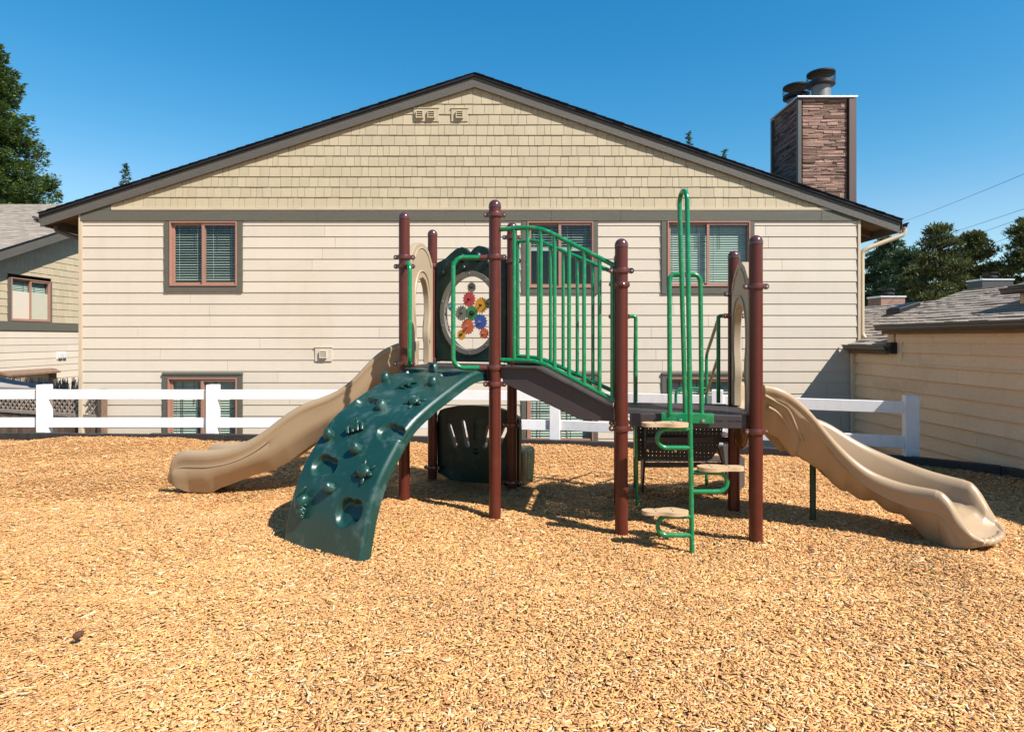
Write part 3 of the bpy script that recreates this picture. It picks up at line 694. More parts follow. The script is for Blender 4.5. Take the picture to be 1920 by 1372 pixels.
# wooden lattice fence between the houses
lf = thing('lattice_fence', 'weathered brown board fence with diagonal lattice top at far left behind the white fence', 'fence', (-8, 10.2, -.55))
A0, A1 = Vector((-11.4, 11.62, 0)), Vector((-6.43, 9.74, 0)); dL = (A1 - A0); LL = dL.length; eL = dL.normalized(); nL = Vector((eL.y, -eL.x, 0))
def WL(u, v, d): return A0 + eL * u + nL * d + Vector((0, 0, v))
mb = MB(); u = 0
while u < LL - .05:
    w = random.uniform(.118, .135); e = min(u + w - .006, LL - .05); h = .19 + random.uniform(-.01, .005); d = random.uniform(0, .006)
    mb.hexa([WL(u, -.55, d), WL(e, -.55, d), WL(e, h, d), WL(u, h, d), WL(u, -.55, d + .018), WL(e, -.55, d + .018), WL(e, h, d + .018), WL(u, h, d + .018)]); u += w
mb.build('fence_boards', M_WOODG, lf)
mb = MB()
for a, b, d in ((.205, .255, .035), (.585, .63, .035), (-.3, -.22, -.04)): mb.hexa([WL(0, a, -.02 if d > 0 else -.06), WL(LL, a, -.02 if d > 0 else -.06), WL(LL, b, -.02 if d > 0 else -.06), WL(0, b, -.02 if d > 0 else -.06), WL(0, a, max(d, -.001)), WL(LL, a, max(d, -.001)), WL(LL, b, max(d, -.001)), WL(0, b, max(d, -.001))])
mb.build('fence_rail', M_LATT, lf)
for sgn in (1, -1):
    mb = MB(); u = -.4
    while u < LL:
        poly = [(u, .256), (u + .045, .256), (u + .045 + sgn * .33, .584), (u + sgn * .33, .584)]
        for c in ((-1, 0, 0), (1, 0, LL - .02)): poly = clip_poly(poly, *c) if poly else poly
        if len(poly) > 2:
            n = len(poly); d = .012 if sgn > 0 else .001; mb.add([WL(a, b, d) for a, b in poly] + [WL(a, b, d + .009) for a, b in poly], [tuple(range(n)), tuple(range(2 * n - 1, n - 1, -1))] + [(i, (i + 1) % n, (i + 1) % n + n, i + n) for i in range(n)])
        u += .118
    mb.build('lattice_panel', M_LATT, lf)
for u in (0, LL / 2, LL):
    mb = MB(); mb.hexa([WL(u - .045, -.55, -.05), WL(u + .045, -.55, -.05), WL(u + .045, .66, -.05), WL(u - .045, .66, -.05), WL(u - .045, -.55, .05), WL(u + .045, -.55, .05), WL(u + .045, .66, .05), WL(u - .045, .66, .05)])
    mb.build('fence_post', M_WOODG, lf, bevel=.004)
# brush screen and folded patio umbrella behind it
mb = MB()
for i in range(300):
    x = random.uniform(-10.6, -8.35); y = 12.3 + random.uniform(-.03, .03); t = random.uniform(.55, .69); mb.tube([(x, y, -.5), (x + random.uniform(-.03, .03), y, t * .5), (x + random.uniform(-.05, .05), y + random.uniform(-.02, .02), t)], .011, 5, rs=[.014, .012, .005])
tag(mb.build('brush_screen', M_LATT), 'grey brush stick screen poking up behind the lattice fence', 'screen')
um = thing('patio_umbrella', 'grey patio umbrella canopy just showing over the lattice fence at the far left', 'umbrella', (-9.62, 11.55, -.55))
mb = MB(); n = 8; c = Vector((-9.62, 11.55, 0)); ring = [c + Vector((1.0 * math.cos(a + .2), 1.0 * math.sin(a + .2), .52)) for a in [2 * math.pi * i / n for i in range(n)]]; ap = c + Vector((0, 0, .75))
rm = [q.lerp(ap, .5) - Vector((0, 0, .03)) for q in ring]; low = [q - Vector((0, 0, .05)) for q in ring]
mb.add([ap] + rm + ring + low, [(0, 1 + i, 1 + (i + 1) % n) for i in range(n)] + [(1 + i, 1 + n + i, 1 + n + (i + 1) % n, 1 + (i + 1) % n) for i in range(n)] + [(1 + n + i, 1 + 2 * n + i, 1 + 2 * n + (i + 1) % n, 1 + n + (i + 1) % n) for i in range(n)])
mb.build('canopy', mat('grey_umbrella_cloth', (.30, .285, .26), .9), um)
mb = MB(); mb.tube([c + Vector((0, 0, -.55)), c + Vector((0, 0, .82))], .022, 8); mb.ball(c + Vector((0, 0, .82)), (.05, .05, .06)); mb.build('pole', M_WOODG, um)

# ================================================================ LOW BUILDING (RIGHT)
GX = 5.43
def WG(u, v, d): return Vector((GX - d, u, v))
lowb = thing('low_building', 'low shaded building with tan board wall and grey shingle roof on the right', 'building', (GX, 6, -.55))
mb = MB()
laps(mb, WG, 1.5, 8.86, -.6, 1.54, .178, 1.473 - .03, [(8.74, 8.9, 1.12, 1.6)], gap=.004, t0=.030, t1=.003)
laps(mb, WG, 8.862, D - .002, -.6, 1.24, .178, 1.473 - .03, gap=.004, t0=.030, t1=.003)
mb.build('board_siding', M_OLD, lowb)
mb = MB(); mb.box(GX - .026, GX, 1.5, 8.60, 1.40, 1.552); mb.box(GX - .026, GX, 8.602, 8.735, 1.12, 1.55); mb.box(GX - .024, GX, 8.74, 9.74, 1.12, 1.25); mb.build('frieze_board', M_OLD, lowb, bevel=.002)
mb = MB(); mb.box(GX - .03, GX + .0, D - .1, D - .03, -.6, 1.25); mb.box(GX - .07, GX - .031, D - .09, D - .032, -.6, 1.25); mb.build('corner_board', M_OLD, lowb, bevel=.002)
mb = MB(); mb.box(GX - .028, GX + .04, 8.78, 8.93, 1.26, 1.60); mb.build('step_trim', M_OLD, lowb, bevel=.002)
mb = MB(); mb.box(GX - .12, GX + .02, 8.70, 8.82, 1.24, 1.40); mb.build('gutter_end', M_BLKM, lowb, bevel=.01)
mb = MB(); mb.box(GX + .01, 10.3, 1.5, 10.72, -.6, 1.15); mb.box(5.6, 10.3, 10.0, 13.9, -.6, 1.15); mb.build('core_walls', M_OLD, lowb)
def groof(x0, z0, xr, zr, y0, y1, name='roof'):
    s = (zr - z0) / (xr - x0); q = math.hypot(1, s); mb = MB()
    laps(mb, lambda u, v, d: Vector((x0 + v / q - d * s / q, u, z0 + v / q * s + d / q)), y0, y1, 0, (xr - x0) * q, .14, 0, wmin=.10, wmax=.32, gap=.006, t0=.017, t1=.005, jit=.005, vj=.006)
    o = mb.build(name, M_ROOF, lowb); mb = MB(); xe = 2 * xr - x0
    mb.hexa([(x0 + .01, y0, z0 - .13), (xr, y0, zr - .13), (xr, y0, zr - .006), (x0 + .01, y0, z0 - .006), (x0 + .01, y1, z0 - .13), (xr, y1, zr - .13), (xr, y1, zr - .006), (x0 + .01, y1, z0 - .006)])
    mb.hexa([(xr, y0, zr - .13), (xe, y0, z0 - .13), (xe, y0, z0 + .004), (xr, y0, zr + .004), (xr, y1, zr - .13), (xe, y1, z0 - .13), (xe, y1, z0 + .004), (xr, y1, zr + .004)])
    mb.build('roof_deck', M_SOF, lowb)
groof(5.31, 1.645, 7.35, 2.25, 1.3, 8.93)
groof(5.31, 1.355, 7.80, 2.27, 8.80, D - .05)
groof(5.56, 1.44, 7.80, 2.27, D - .049, 10.75, )
groof(5.56, 1.31, 7.70, 2.13, 10.70, 14.0)
gutter((5.305, 8.96, 1.65), (5.305, 1.3, 1.65), (-1, 0, 0), M_GUT, lowb, w=.09, h=.085)
gutter((5.305, D - .04, 1.36), (5.305, 8.72, 1.36), (-1, 0, 0), M_GUT, lowb, w=.09, h=.085)
mb = MB(); mb.box(6.02, 8.2, 3.0, 7.35, 1.7, 2.02); mb.build('upper_wall', M_OLD, lowb)
mb = MB(); mb.hexa([(5.95, 2.9, 2.0), (8.3, 2.9, 2.4), (8.3, 2.9, 2.48), (5.95, 2.9, 2.08), (5.95, 7.45, 2.0), (8.3, 7.45, 2.4), (8.3, 7.45, 2.48), (5.95, 7.45, 2.08)]); mb.build('upper_roof', M_SHG, lowb)
gutter((5.945, 7.47, 2.06), (5.945, 2.9, 2.06), (-1, 0, 0), M_GUT, lowb, w=.09, h=.08)
mb = MB()   # low roof vents
def onroof(x0, z0, xr, zr, cx, cy, w, l, h):
    s = (zr - z0) / (xr - x0); f = lambda x: z0 + s * (x - x0)
    mb = MB(); mb.hexa([(cx - w, cy - l, f(cx - w) - .02), (cx + w, cy - l, f(cx + w) - .02), (cx + w, cy - l, f(cx + w) + h), (cx - w, cy - l, f(cx - w) + h * 1.3), (cx - w, cy + l, f(cx - w) - .02), (cx + w, cy + l, f(cx + w) - .02), (cx + w, cy + l, f(cx + w) + h), (cx - w, cy + l, f(cx - w) + h * 1.3)])
    return mb.build('roof_vent', M_BLKM, lowb, bevel=.015)
onroof(5.56, 1.31, 7.70, 2.13, 7.28, 11.55, .2, .2, .09)
onroof(5.31, 1.355, 7.80, 2.27, 7.35, 9.2, .28, .16, .03)

# far chimneys over the roofs
for (x0, x1, y0, Y, nm, lb) in ((1652, 1697, 556, 22, 0, 'small far brick chimney with a black cap seen over the low grey roof'), (1842, 1900, 524, 24, 1, 'far grey chimney top with a flat black cap against the pines at right')):
    a, b = px(x0, y0, Y), px(x1, y0, Y); t = thing('far_chimney', lb, 'chimney', (a.x, Y, 0))
    mb = MB(); mb.box(a.x, b.x, Y, Y + .8, -.5, a.z - .03); mb.build('stack', M_STN if nm == 0 else M_GREYS, t)
    mb = MB(); mb.box(a.x - .03, b.x + .03, Y - .03, Y + .83, a.z - .03, a.z + .03); mb.build('chimney_cap', M_CAPM, t)
    mb = MB(); c = ((a.x + b.x) / 2, Y + .4, 0); mb.lathe([(.13, a.z), (.13, a.z + .2)], c, n=12); mb.lathe([(.25, a.z + .12), (.27, a.z + .14), (.25, a.z + .16)], c, n=16); mb.lathe([(.27, a.z + .29), (.27, a.z + .31)], c, n=16); mb.tube([(c[0], c[1], a.z), (c[0], c[1], a.z + .3)], .02, 6)
    mb.build('spark_cap', M_BLKM, t)

# overhead lines
lines = [((1700, 411), (1925, 318), 'highest thin power line crossing the sky beside the right gutter'), ((1622, 486), (1925, 384), 'second power line from the top at right'), ((1622, 508), (1925, 400), 'third power line from the top, crossing just above the pines'), ((1622, 534), (1925, 428), 'lowest power line, passing behind the pine tops at right')]
for i, (a, b, lb) in enumerate(lines):
    P, Q = px(*a, 46 if i else 30), px(*b, 20); d = Q - P; P2, Q2 = P - d * .3, Q + d * .6; mb = MB(); pts = []
    for k in range(25):
        t = k / 24; p = P2.lerp(Q2, t); p.z -= .5 * 4 * t * (1 - t) * .25; pts.append(p)
    mb.tube(pts, .007, 5); tag(mb.build('power_line', M_BLKM), lb, 'power line', 'power lines at right')

# ================================================================ TREES
def leafmat(name, c, c2, c3):
    m = bpy.data.materials.new(name); m.use_nodes = True; N = m.node_tree.nodes; L = m.node_tree.links; b = N['Principled BSDF']
    ge = N.new('ShaderNodeNewGeometry'); cr = N.new('ShaderNodeValToRGB'); L.new(ge.outputs['Random Per Island'], cr.inputs[0])
    cr.color_ramp.elements[0].color = (*c, 1); cr.color_ramp.elements[1].color = (*c2, 1); e = cr.color_ramp.elements.new(.93); e.color = (*c3, 1)
    cr.color_ramp.elements[1].position = .8 if False else 1.0
    L.new(cr.outputs[0], b.inputs['Base Color']); b.inputs['Roughness'].default_value = .6; b.inputs['Specular IOR Level'].default_value = .3
    tr = N.new('ShaderNodeBsdfTranslucent'); mx = N.new('ShaderNodeMixShader'); mx.inputs[0].default_value = .25
    L.new(cr.outputs[0], tr.inputs[0]); L.new(b.outputs[0], mx.inputs[1]); L.new(tr.outputs[0], mx.inputs[2]); L.new(mx.outputs[0], N['Material Output'].inputs[0])
    MATS[name] = m; return m
M_FIR = leafmat('fir_needles', (.03, .065, .016), (.085, .145, .03), (.13, .185, .045))
M_FIR2 = leafmat('far_fir_needles', (.03, .062, .035), (.06, .105, .05), (.08, .13, .05))
M_PINE = leafmat('pine_needles', (.022, .048, .014), (.068, .105, .026), (.14, .14, .045))
def tris_mesh(name, V, m, parent):
    n = len(V) // 3; me = bpy.data.meshes.new(name); me.vertices.add(len(V)); me.vertices.foreach_set('co', V.astype(np.float32).ravel())
    me.loops.add(len(V)); me.loops.foreach_set('vertex_index', np.arange(len(V), dtype=np.int32)); me.polygons.add(n)
    me.polygons.foreach_set('loop_start', np.arange(0, len(V), 3, dtype=np.int32)); me.polygons.foreach_set('loop_total', np.full(n, 3, np.int32)); me.update(calc_edges=True)
    me.materials.append(m); o = bpy.data.objects.new(name, me); col.objects.link(o); o.parent = parent; return o
def sprays(C, Dn, s, r, flat=.55):
    """a small needle-spray triangle pair at each point C pointing along Dn"""
    n = len(C); side = np.cross(Dn, np.array([0, 0, 1.])) + r.normal(0, flat, (n, 3)); side /= np.linalg.norm(side, axis=1)[:, None]
    L_ = (s * r.uniform(.6, 1.5, n))[:, None]; W_ = L_ * r.uniform(.22, .45, n)[:, None]
    return np.stack([C - side * W_, C + side * W_, C + Dn * L_ + r.normal(0, .15, (n, 3)) * L_], 1).reshape(-1, 3)
def fir(label, base, h, rad, seed, m, z0f=.06, nb=300, per=150, s=.16, group=None, droop=.25, power=.85, wd=.23):
    r = np.random.default_rng(seed); t = thing('conifer_tree', label, 'tree', base, group)
    mb = MB(); mb.tube([(0, 0, 0), (r.normal(0, .05), 0, h * .4), (0, r.normal(0, .05), h * .97)], .1, 9, rs=[h * .018, h * .012, .01]); tr = mb.build('trunk', M_BARK); tr.parent = t
    Cs, Ds = [], []; lm = MB()
    for i in range(nb):
        f = z0f + (1 - z0f) * (i + r.random()) / nb; z = h * f; Lb = rad * (1 - f) ** power * r.uniform(.62, 1.12) + .05 * h / 16; a = i * 2.399 + r.normal(0, .3)
        k = max(8, int(per * (Lb / rad) ** 1.1)); q = r.random(k) ** .7
        dirv = np.array([math.cos(a), math.sin(a), 0]); up = (r.uniform(-.12, .22) if f < .8 else .5)
        side = np.array([-dirv[1], dirv[0], 0]); wdt = Lb * wd * np.sin(np.pi * np.clip(q * .85 + .12, 0, 1))
        off = r.normal(0, 1, k) * wdt
        P = np.array([0, 0, z])[None] + dirv[None] * (q * Lb)[:, None] + side[None] * off[:, None]
        P[:, 2] += up * q * Lb - droop * Lb * (q ** 2) + .26 * Lb * q ** 4 + r.normal(0, .05 * Lb + .02, k) - np.abs(off) * .25
        dn = dirv[None] * .8 + side[None] * np.sign(off)[:, None] * r.uniform(.1, .9, k)[:, None] + np.array([0, 0, .12]) + r.normal(0, .28, (k, 3)); dn /= np.linalg.norm(dn, axis=1)[:, None]
        Cs.append(P); Ds.append(dn)
        if i % 2 == 0 and f < .93: lm.tube([(0, 0, z), tuple(np.array([0, 0, z]) + dirv * Lb * .5 + [0, 0, up * .5 * Lb - droop * .25 * Lb]), tuple(np.array([0, 0, z]) + dirv * Lb * .9 + [0, 0, up * .9 * Lb - droop * .7 * Lb])], .03, 4, rs=[.035 * h / 16, .02 * h / 16, .006])
    o = lm.build('branches', M_BARK); o.parent = t
    C = np.concatenate(Cs); Dn = np.concatenate(Ds); tris_mesh('crown', sprays(C, Dn, s, r), m, t)
    return t
def pine(label, base, h, rx, rz, seed, m, ncl=70, per=260, s=.2, group=None, lean=0., crown0=.25, cs=.17):
    """broad rounded pine: limbs carrying tufted clumps with gaps between them"""
    r = np.random.default_rng(seed); t = thing('pine_tree', label, 'tree', base, group); tk = MB()
    tk.tube([(0, 0, 0), (lean * .4, 0, h * .5), (lean, 0, h * .9)], .1, 9, rs=[h * .022, h * .014, .03]); Cs, Ds = [], []; lm = MB()
    for i in range(ncl):
        f = crown0 + (1 - crown0) * r.random() ** .85; a = r.uniform(0, 6.283); prof = math.sin(math.pi * min(1, .18 + .80 * (f - crown0) / (1 - crown0))) ** .6
        rr = rx * prof * r.uniform(.35, 1.0); c = np.array([math.cos(a) * rr + lean * f, math.sin(a) * rr, h * f]); cr = rz * cs * r.uniform(.6, 1.25)
        lm.tube([(lean * f * .9, 0, h * f - .35 * rr), tuple(c * [.5, .5, 1] - [0, 0, .15 * rr]), tuple(c)], .05, 5, rs=[.02 * h * .3, .012 * h * .3, .02])
        k = int(per * r.uniform(.6, 1.2)); v = r.normal(0, 1, (k, 3)); v /= np.linalg.norm(v, axis=1)[:, None]; v[:, 2] = np.abs(v[:, 2]) * np.where(r.random(k) < .8, 1, -1)
        P = c + v * [cr * 1.35, cr * 1.35, cr * .75] * (r.random(k) ** .35)[:, None]; dn = v + [0, 0, .35] + r.normal(0, .25, (k, 3)); dn /= np.linalg.norm(dn, axis=1)[:, None]; Cs.append(P); Ds.append(dn)
    a = tk.build('trunk', M_BARK); a.parent = t; b = lm.build('branches', M_BARK); b.parent = t
    tris_mesh('crown', sprays(np.concatenate(Cs), np.concatenate(Ds), s, r, .8), m, t); return t
fir('tall dense green fir rising behind the grey roof at far left', (-25.2, 30.5, -.55), 16.5, 5.3, 21, M_FIR, nb=330, per=900, s=.135, z0f=.2, power=.92, droop=.28, wd=.18)
def topfir(x, y, Y, h, rad, lb, seed, m=None): 
    p = px(x, y, Y); return fir(lb, (p.x, Y, p.z - h), h, rad, seed, m or M_FIR2, nb=150, per=60, s=.28, z0f=.3)
topfir(236, 308, 60, 19, 3.4, 'small far conifer top poking over the left roof slope', 31)
topfir(1291, 249, 62, 22, 2.6, 'far conifer tip showing over the right roof slope, the taller of two', 32)
topfir(1357, 283, 62, 20, 2.2, 'far conifer tip barely clearing the roof just left of the stone chimney', 33)
topfir(1622, 535, 60, 10, 2.0, 'slim far conifer right beside the white downspout', 34)
g_ = 'pines and firs beyond the low roof'
def tp(fn, x, y, Y, *a, **k):
    p = px(x, y, Y); h = p.z + .55; return fn(a[0], (p.x, Y, -.55), h, *a[1:], **k)
tp(pine, 1664, 452, 50, 'sparse dark tree with a rounded open top, leftmost behind the far brick chimney', .85, 4.0, 41, M_FIR2, ncl=30, per=230, s=.24, group=g_, crown0=.3, cs=.14)
tp(fir, 1692, 452, 48, 'thin pointed tree with see-through top between the sparse tree and the big pine', 1.5, 42, M_FIR2, nb=130, per=80, s=.22, group=g_, z0f=.2, droop=.1)
tp(pine, 1762, 430, 34, 'big rounded pine, the leftmost of the three broad pines', 1.25, 4.0, 43, M_PINE, ncl=80, per=330, s=.13, group=g_, crown0=.1, cs=.115)
tp(pine, 1828, 442, 35, 'middle of the three broad pines behind the low roof', .95, 4.0, 44, M_PINE, ncl=64, per=330, s=.13, group=g_, crown0=.1, cs=.115)
tp(pine, 1925, 416, 33, 'rightmost of the three broad pines, cut by the edge of the view', 1.25, 4.2, 45, M_PINE, ncl=90, per=330, s=.13, group=g_, crown0=.1, cs=.12)
tp(pine, 1704, 470, 44, 'dark bushy evergreen closing the gap left of the big pine', 1.5, 3.6, 50, M_FIR2, ncl=50, per=300, s=.17, group=g_, crown0=.1, cs=.15)
tp(pine, 1640, 470, 52, 'slender dark evergreen half hidden by the downspout', 1.2, 3.6, 51, M_FIR2, ncl=34, per=260, s=.19, group=g_, crown0=.2, cs=.14)
tp(pine, 1795, 452, 37, 'dark evergreen wedged between the big pine and the middle pine', 1.3, 3.8, 52, M_PINE, ncl=60, per=320, s=.14, group=g_, crown0=.1, cs=.12)
tp(pine, 1716, 505, 40, 'low bushy tree filling the gap under the left side of the big pine', 1.3, 3.2, 46, M_PINE, ncl=44, per=300, s=.15, group=g_, crown0=.1, cs=.15)
tp(pine, 1868, 500, 39, 'low bushy tree in the dip between the middle and the rightmost pine', 1.4, 3.2, 47, M_PINE, ncl=44, per=300, s=.15, group=g_, crown0=.1, cs=.15)
tp(pine, 1798, 492, 40, 'low bushy tree between the big pine and the middle pine', 1.2, 3.2, 48, M_PINE, ncl=40, per=300, s=.15, group=g_, crown0=.1, cs=.15)
tp(pine, 1648, 545, 54, 'low dark bush by the downspout, under the sparse tree', 1.3, 3.0, 49, M_FIR2, ncl=30, per=240, s=.2, group=g_, crown0=.1, cs=.15)

# ================================================================ PLAY STRUCTURE
A, B, C_, D_ = [Vector((*p, 0)) for p in ((-.954, 5.495), (-.138, 5.009), (-.818, 6.385), (0.0, 5.98))]
E_, F_, G_, H_ = [Vector((*p, 0)) for p in ((.82, 4.65), (1.77, 4.504), (1.892, 5.29), (.942, 5.44))]
Z1, Z2, PT1, PT2 = 1.205, .895, 2.577, 2.207
play = thing('play_structure', 'play structure with brown posts, two tan slides and teal climbing wall on wood chips', 'playground', (.4, 5.2, 0))
def P3(p, z): return Vector((p.x, p.y, z))
def clamp(parent, p, z, ear, w=.044):
    mb = MB(); r = .0505; mb.lathe([(r - .002, -w / 2), (r + .009, -w / 2 + .003), (r + .014, 0), (r + .009, w / 2 - .003), (r - .002, w / 2)], (p.x, p.y, z), n=28)
    e = Vector((math.cos(ear), math.sin(ear), 0)); nrm = Vector((e.y, -e.x, 0))
    for s in (1, -1):
        c = P3(p, z) + e * s * .074
        mb.lathe([(.004, -.016), (.020, -.014), (.023, 0), (.020, .014), (.004, .016)], c, nrm, 14)
    o = mb.build('clamp', M_CLAMP, parent, smooth=True)
    for s in (1, -1): mb = MB(); mb.lathe([(.009, 0), (.007, .004)], P3(p, z) + e * s * .077 + nrm * .0155, nrm, 8); mb.build('bolt', M_BOLT, o)
    return o
EAR = {}
def post(p, zt, clamps, rad=.0485):
    mb = MB(); mb.lathe([(rad, -.3), (rad, zt - .062)], (p.x, p.y, 0), n=36); o = mb.build('post', M_POST, play, smooth=True)
    mb = MB(); mb.lathe([(rad + .0025, zt - .066), (rad + .0025, zt - .05)] + [((rad + .0015) * math.cos(a), zt - .05 + .05 * math.sin(a)) for a in [math.pi / 2 * i / 8 for i in range(0, 8)]] + [(.002, zt)], (p.x, p.y, 0), n=36)
    mb.build('post_cap', M_CAPP, o, smooth=True)
    for z, e in clamps: clamp(o, p, z, e)
    return o
post(A, PT1, [(2.175, .02), (2.095, -.05), (1.235, -.2)])
post(B, PT1, [(2.455, .02), (2.114, -.05), (1.225, .0), (1.09, .02)])
post(C_, PT1, [(2.20, -.4), (1.24, -.4), (.80, -.4), (.13, -.4)])
post(D_, PT1, [(2.43, .0), (2.2, -.4), (1.24, -.4), (.625, -.4), (.07, -.3)])
post(E_, PT2, [(1.965, .02), (1.86, 1.4), (.785, .02)])
post(F_, PT2, [(1.835, .02), (.785, .2)])
post(G_, PT2, [(1.835, .2), (1.65, 0), (.72, .2)])
post(H_, PT2, [(1.93, .2), (1.65, 3.1), (.72, .2)])

# decks: perforated sheet and rims
def deck(q, z, name):
    q = [Vector((p.x, p.y, z)) for p in q]; c = sum(q, Vector()) / 4; q = [c + (p - c) * 1.0 for p in q]
    mb = MB(); mb.add(q, [(0, 1, 2, 3)]); o = mb.build('deck', M_DECK, play)
    mb = MB()
    for i in range(4):
        a, b = q[i], q[(i + 1) % 4]; d = (b - a).normalized(); n = Vector((d.y, -d.x, 0)); a2, b2 = a + d * .062, b - d * .062; hgt = .095
        mb.hexa([a2 + n * .001 + Vector((0, 0, -hgt)), b2 + n * .001 + Vector((0, 0, -hgt)), b2 + n * .001 + Vector((0, 0, .004)), a2 + n * .001 + Vector((0, 0, .004)), a2 - n * .022 + Vector((0, 0, -hgt)), b2 - n * .022 + Vector((0, 0, -hgt)), b2 - n * .022 + Vector((0, 0, .004)), a2 - n * .022 + Vector((0, 0, .004))])
    for t in (.33, .66):
        a, b = q[0].lerp(q[1], t), q[3].lerp(q[2], t); d = (b - a).normalized(); n = Vector((d.y, -d.x, 0)) * .015
        mb.hexa([a + n - Vector((0, 0, .06)), b + n - Vector((0, 0, .06)), b + n - Vector((0, 0, .003)), a + n - Vector((0, 0, .003)), a - n - Vector((0, 0, .06)), b - n - Vector((0, 0, .06)), b - n - Vector((0, 0, .003)), a - n - Vector((0, 0, .003))])
    mb.build('deck_rim', M_DECKS, o, bevel=.006); return o
deck((A, B, D_, C_), Z1, 'deck'); deck2 = deck((E_, F_, G_, H_), Z2, 'deck')
mb = MB(); dEF = (F_ - E_).normalized(); nEF = Vector((dEF.y, -dEF.x, 0))
for a, b in ((.71, .76), (.80, .845), (.855, .90)):
    p, q = E_.lerp(F_, a) + nEF * .002, E_.lerp(F_, b) + nEF * .002
    mb.hexa([P3(p, .853), P3(q, .853), P3(q, .860), P3(p, .860), P3(p + nEF * .001, .853), P3(q + nEF * .001, .853), P3(q + nEF * .001, .860), P3(p + nEF * .001, .860)])
mb.build('slot', M_BLKM, deck2)

# bridge ramp
ramp = None
def RT(t, z, s): # s 0 front line (B-E) .. 1 back line (D-H)
    p = (B.lerp(E_, t)).lerp(D_.lerp(H_, t), s); return P3(p, z)
prof = [(.045, Z1), (.33, Z1), (.60, 1.075), (.945, .905)]
mb = MB()
for i in range(3):
    (a, za), (b, zb) = prof[i], prof[i + 1]
    mb.hexa([RT(a, za - .02, .02), RT(b, zb - .02, .02), RT(b, zb, .02), RT(a, za, .02), RT(a, za - .02, .98), RT(b, zb - .02, .98), RT(b, zb, .98), RT(a, za, .98)])
ramp = mb.build('bridge_ramp', M_DECKS, play, bevel=.002)
for s, s2 in ((.0, .02), (1.0, .98)):
    top = [(.045, 1.222), (.335, 1.222), (.60, 1.10), (.945, .93)]; bot = [(.945, .835), (.69, .835), (.07, 1.10)]
    loop = top + bot; n = len(loop); tri = tessellate_polygon([[Vector((a, b, 0)) for a, b in loop]])
    mb = MB(); mb.add([RT(a, b, s) for a, b in loop] + [RT(a, b, s2) for a, b in loop], [tuple(t) for t in tri] + [tuple(i + n for i in reversed(t)) for t in tri] + [(i, (i + 1) % n, (i + 1) % n + n, i + n) for i in range(n)])
    mb.build('ramp_side', M_RAMP, ramp, bevel=.003)
    mb = MB()
    for i in range(3):      # flange along the top of the side
        (a, za), (b, zb) = top[i], top[i + 1]; s3 = s + (.09 if s == 0 else -.09); e = -.03 if s == 0 else .03
        mb.hexa([RT(a + .004, za + .001, s + e), RT(b, zb + .001, s + e), RT(b, zb + .009, s + e), RT(a + .004, za + .009, s + e), RT(a + .004, za + .001, s3), RT(b, zb + .001, s3), RT(b, zb + .009, s3), RT(a + .004, za + .009, s3)])
    mb.build('ramp_flange', M_DECKS, ramp)

# railings with balusters over the ramp
def railing(p, q, tops, bots, ts):
    def L(t, z): return P3(p.lerp(q, t), z)
    mb = MB(); mb.tube(fillet([L(*a) for a in tops], .12), .0182, 14); o = mb.build('railing', M_TUBE, play, smooth=True)
    mb = MB(); mb.tube(fillet([L(*a) for a in bots], .12), .0182, 14); mb.build('bottom_rail', M_TUBE, o, smooth=True); zi = lambda tt, arr: float(np.interp(tt, [a[0] for a in arr], [a[1] for a in arr]))
    for t in ts:
        mb = MB(); zb, zt = zi(t, bots), zi(t, tops); mb.tube([L(t, zb), L(t, zt)], .0155, 12)
        mb.lathe([(.0145, 0), (.0175, .004), (.0175, .01), (.0145, .014)], L(t, zt - .03), n=12)
        mb.build('baluster', M_TUBE, o, smooth=True)
    return o
nf = Vector((-.35, -.94, 0)) * .0
railing(B, E_, [(.05, 2.335), (.365, 2.335), (.96, 2.0)], [(.05, 1.285), (.365, 1.285), (.96, .985)], [.163, .273, .38, .49, .604, .72, .838, .945 - .012])
railing(D_, H_, [(.05, 2.385), (.25, 2.385), (.97, 2.03)], [(.05, 1.29), (.29, 1.275), (.97, .985)], [.0375 * 1.6, .155, .265, .38, .5, .63, .77])

# grab loops beside the climbing wall
def loop(p, dirv, z0, z1, ln, name='grab_loop'):
    d = Vector((*dirv, 0)).normalized(); mb = MB()
    mb.tube(fillet([P3(p, z1) + d * .06, P3(p, z1) + d * ln, P3(p, z0) + d * ln, P3(p, z0) + d * .06], .085, 8), .0185, 14); o = mb.build(name, M_TUBE, play, smooth=True)
    for z in (z0, z1): mb = MB(); mb.tube([P3(p, z) + d * .04, P3(p, z) + d * .125], .0205, 14); mb.build('socket', M_CLAMP, o, smooth=True)
loop(B, (-1, -.09), 1.222, 2.11, .335); loop(A, (.30, -.95), 1.235, 2.10, .33)

# ---- climbing wall
TL, TR, BL, BR = Vector((-.87, 5.43, 0)), Vector((-.224, 5.03, 0)), Vector((-1.665, 4.49, 0)), Vector((-1.0, 4.06, 0))
UT = [0, .06, .15, .297, .507, .661, .778, .879, .951, 1]; ZT = [1.205, 1.20, 1.172, 1.093, .965, .842, .673, .487, .2555, -.03]
def smoothz(u):
    return float(np.interp(u, UU, ZZ))
pts = spline([(a, b, 0) for a, b in zip(UT, ZT)], 10); UU = [p.x for p in pts]; ZZ = [p.y for p in pts]
def arc(n):      # samples evenly spaced along the curve
    s = [0]
    for i in range(1, len(UU)): s.append(s[-1] + math.hypot((UU[i] - UU[i - 1]) * 1.24, ZZ[i] - ZZ[i - 1]))
    q = np.linspace(0, s[-1], n); return np.interp(q, s, UU), np.interp(q, s, ZZ), s[-1]
def CW(u, v, z=None):
    p = (TL.lerp(TR, v)).lerp(BL.lerp(BR, v), u); return P3(p, smoothz(u) if z is None else z)
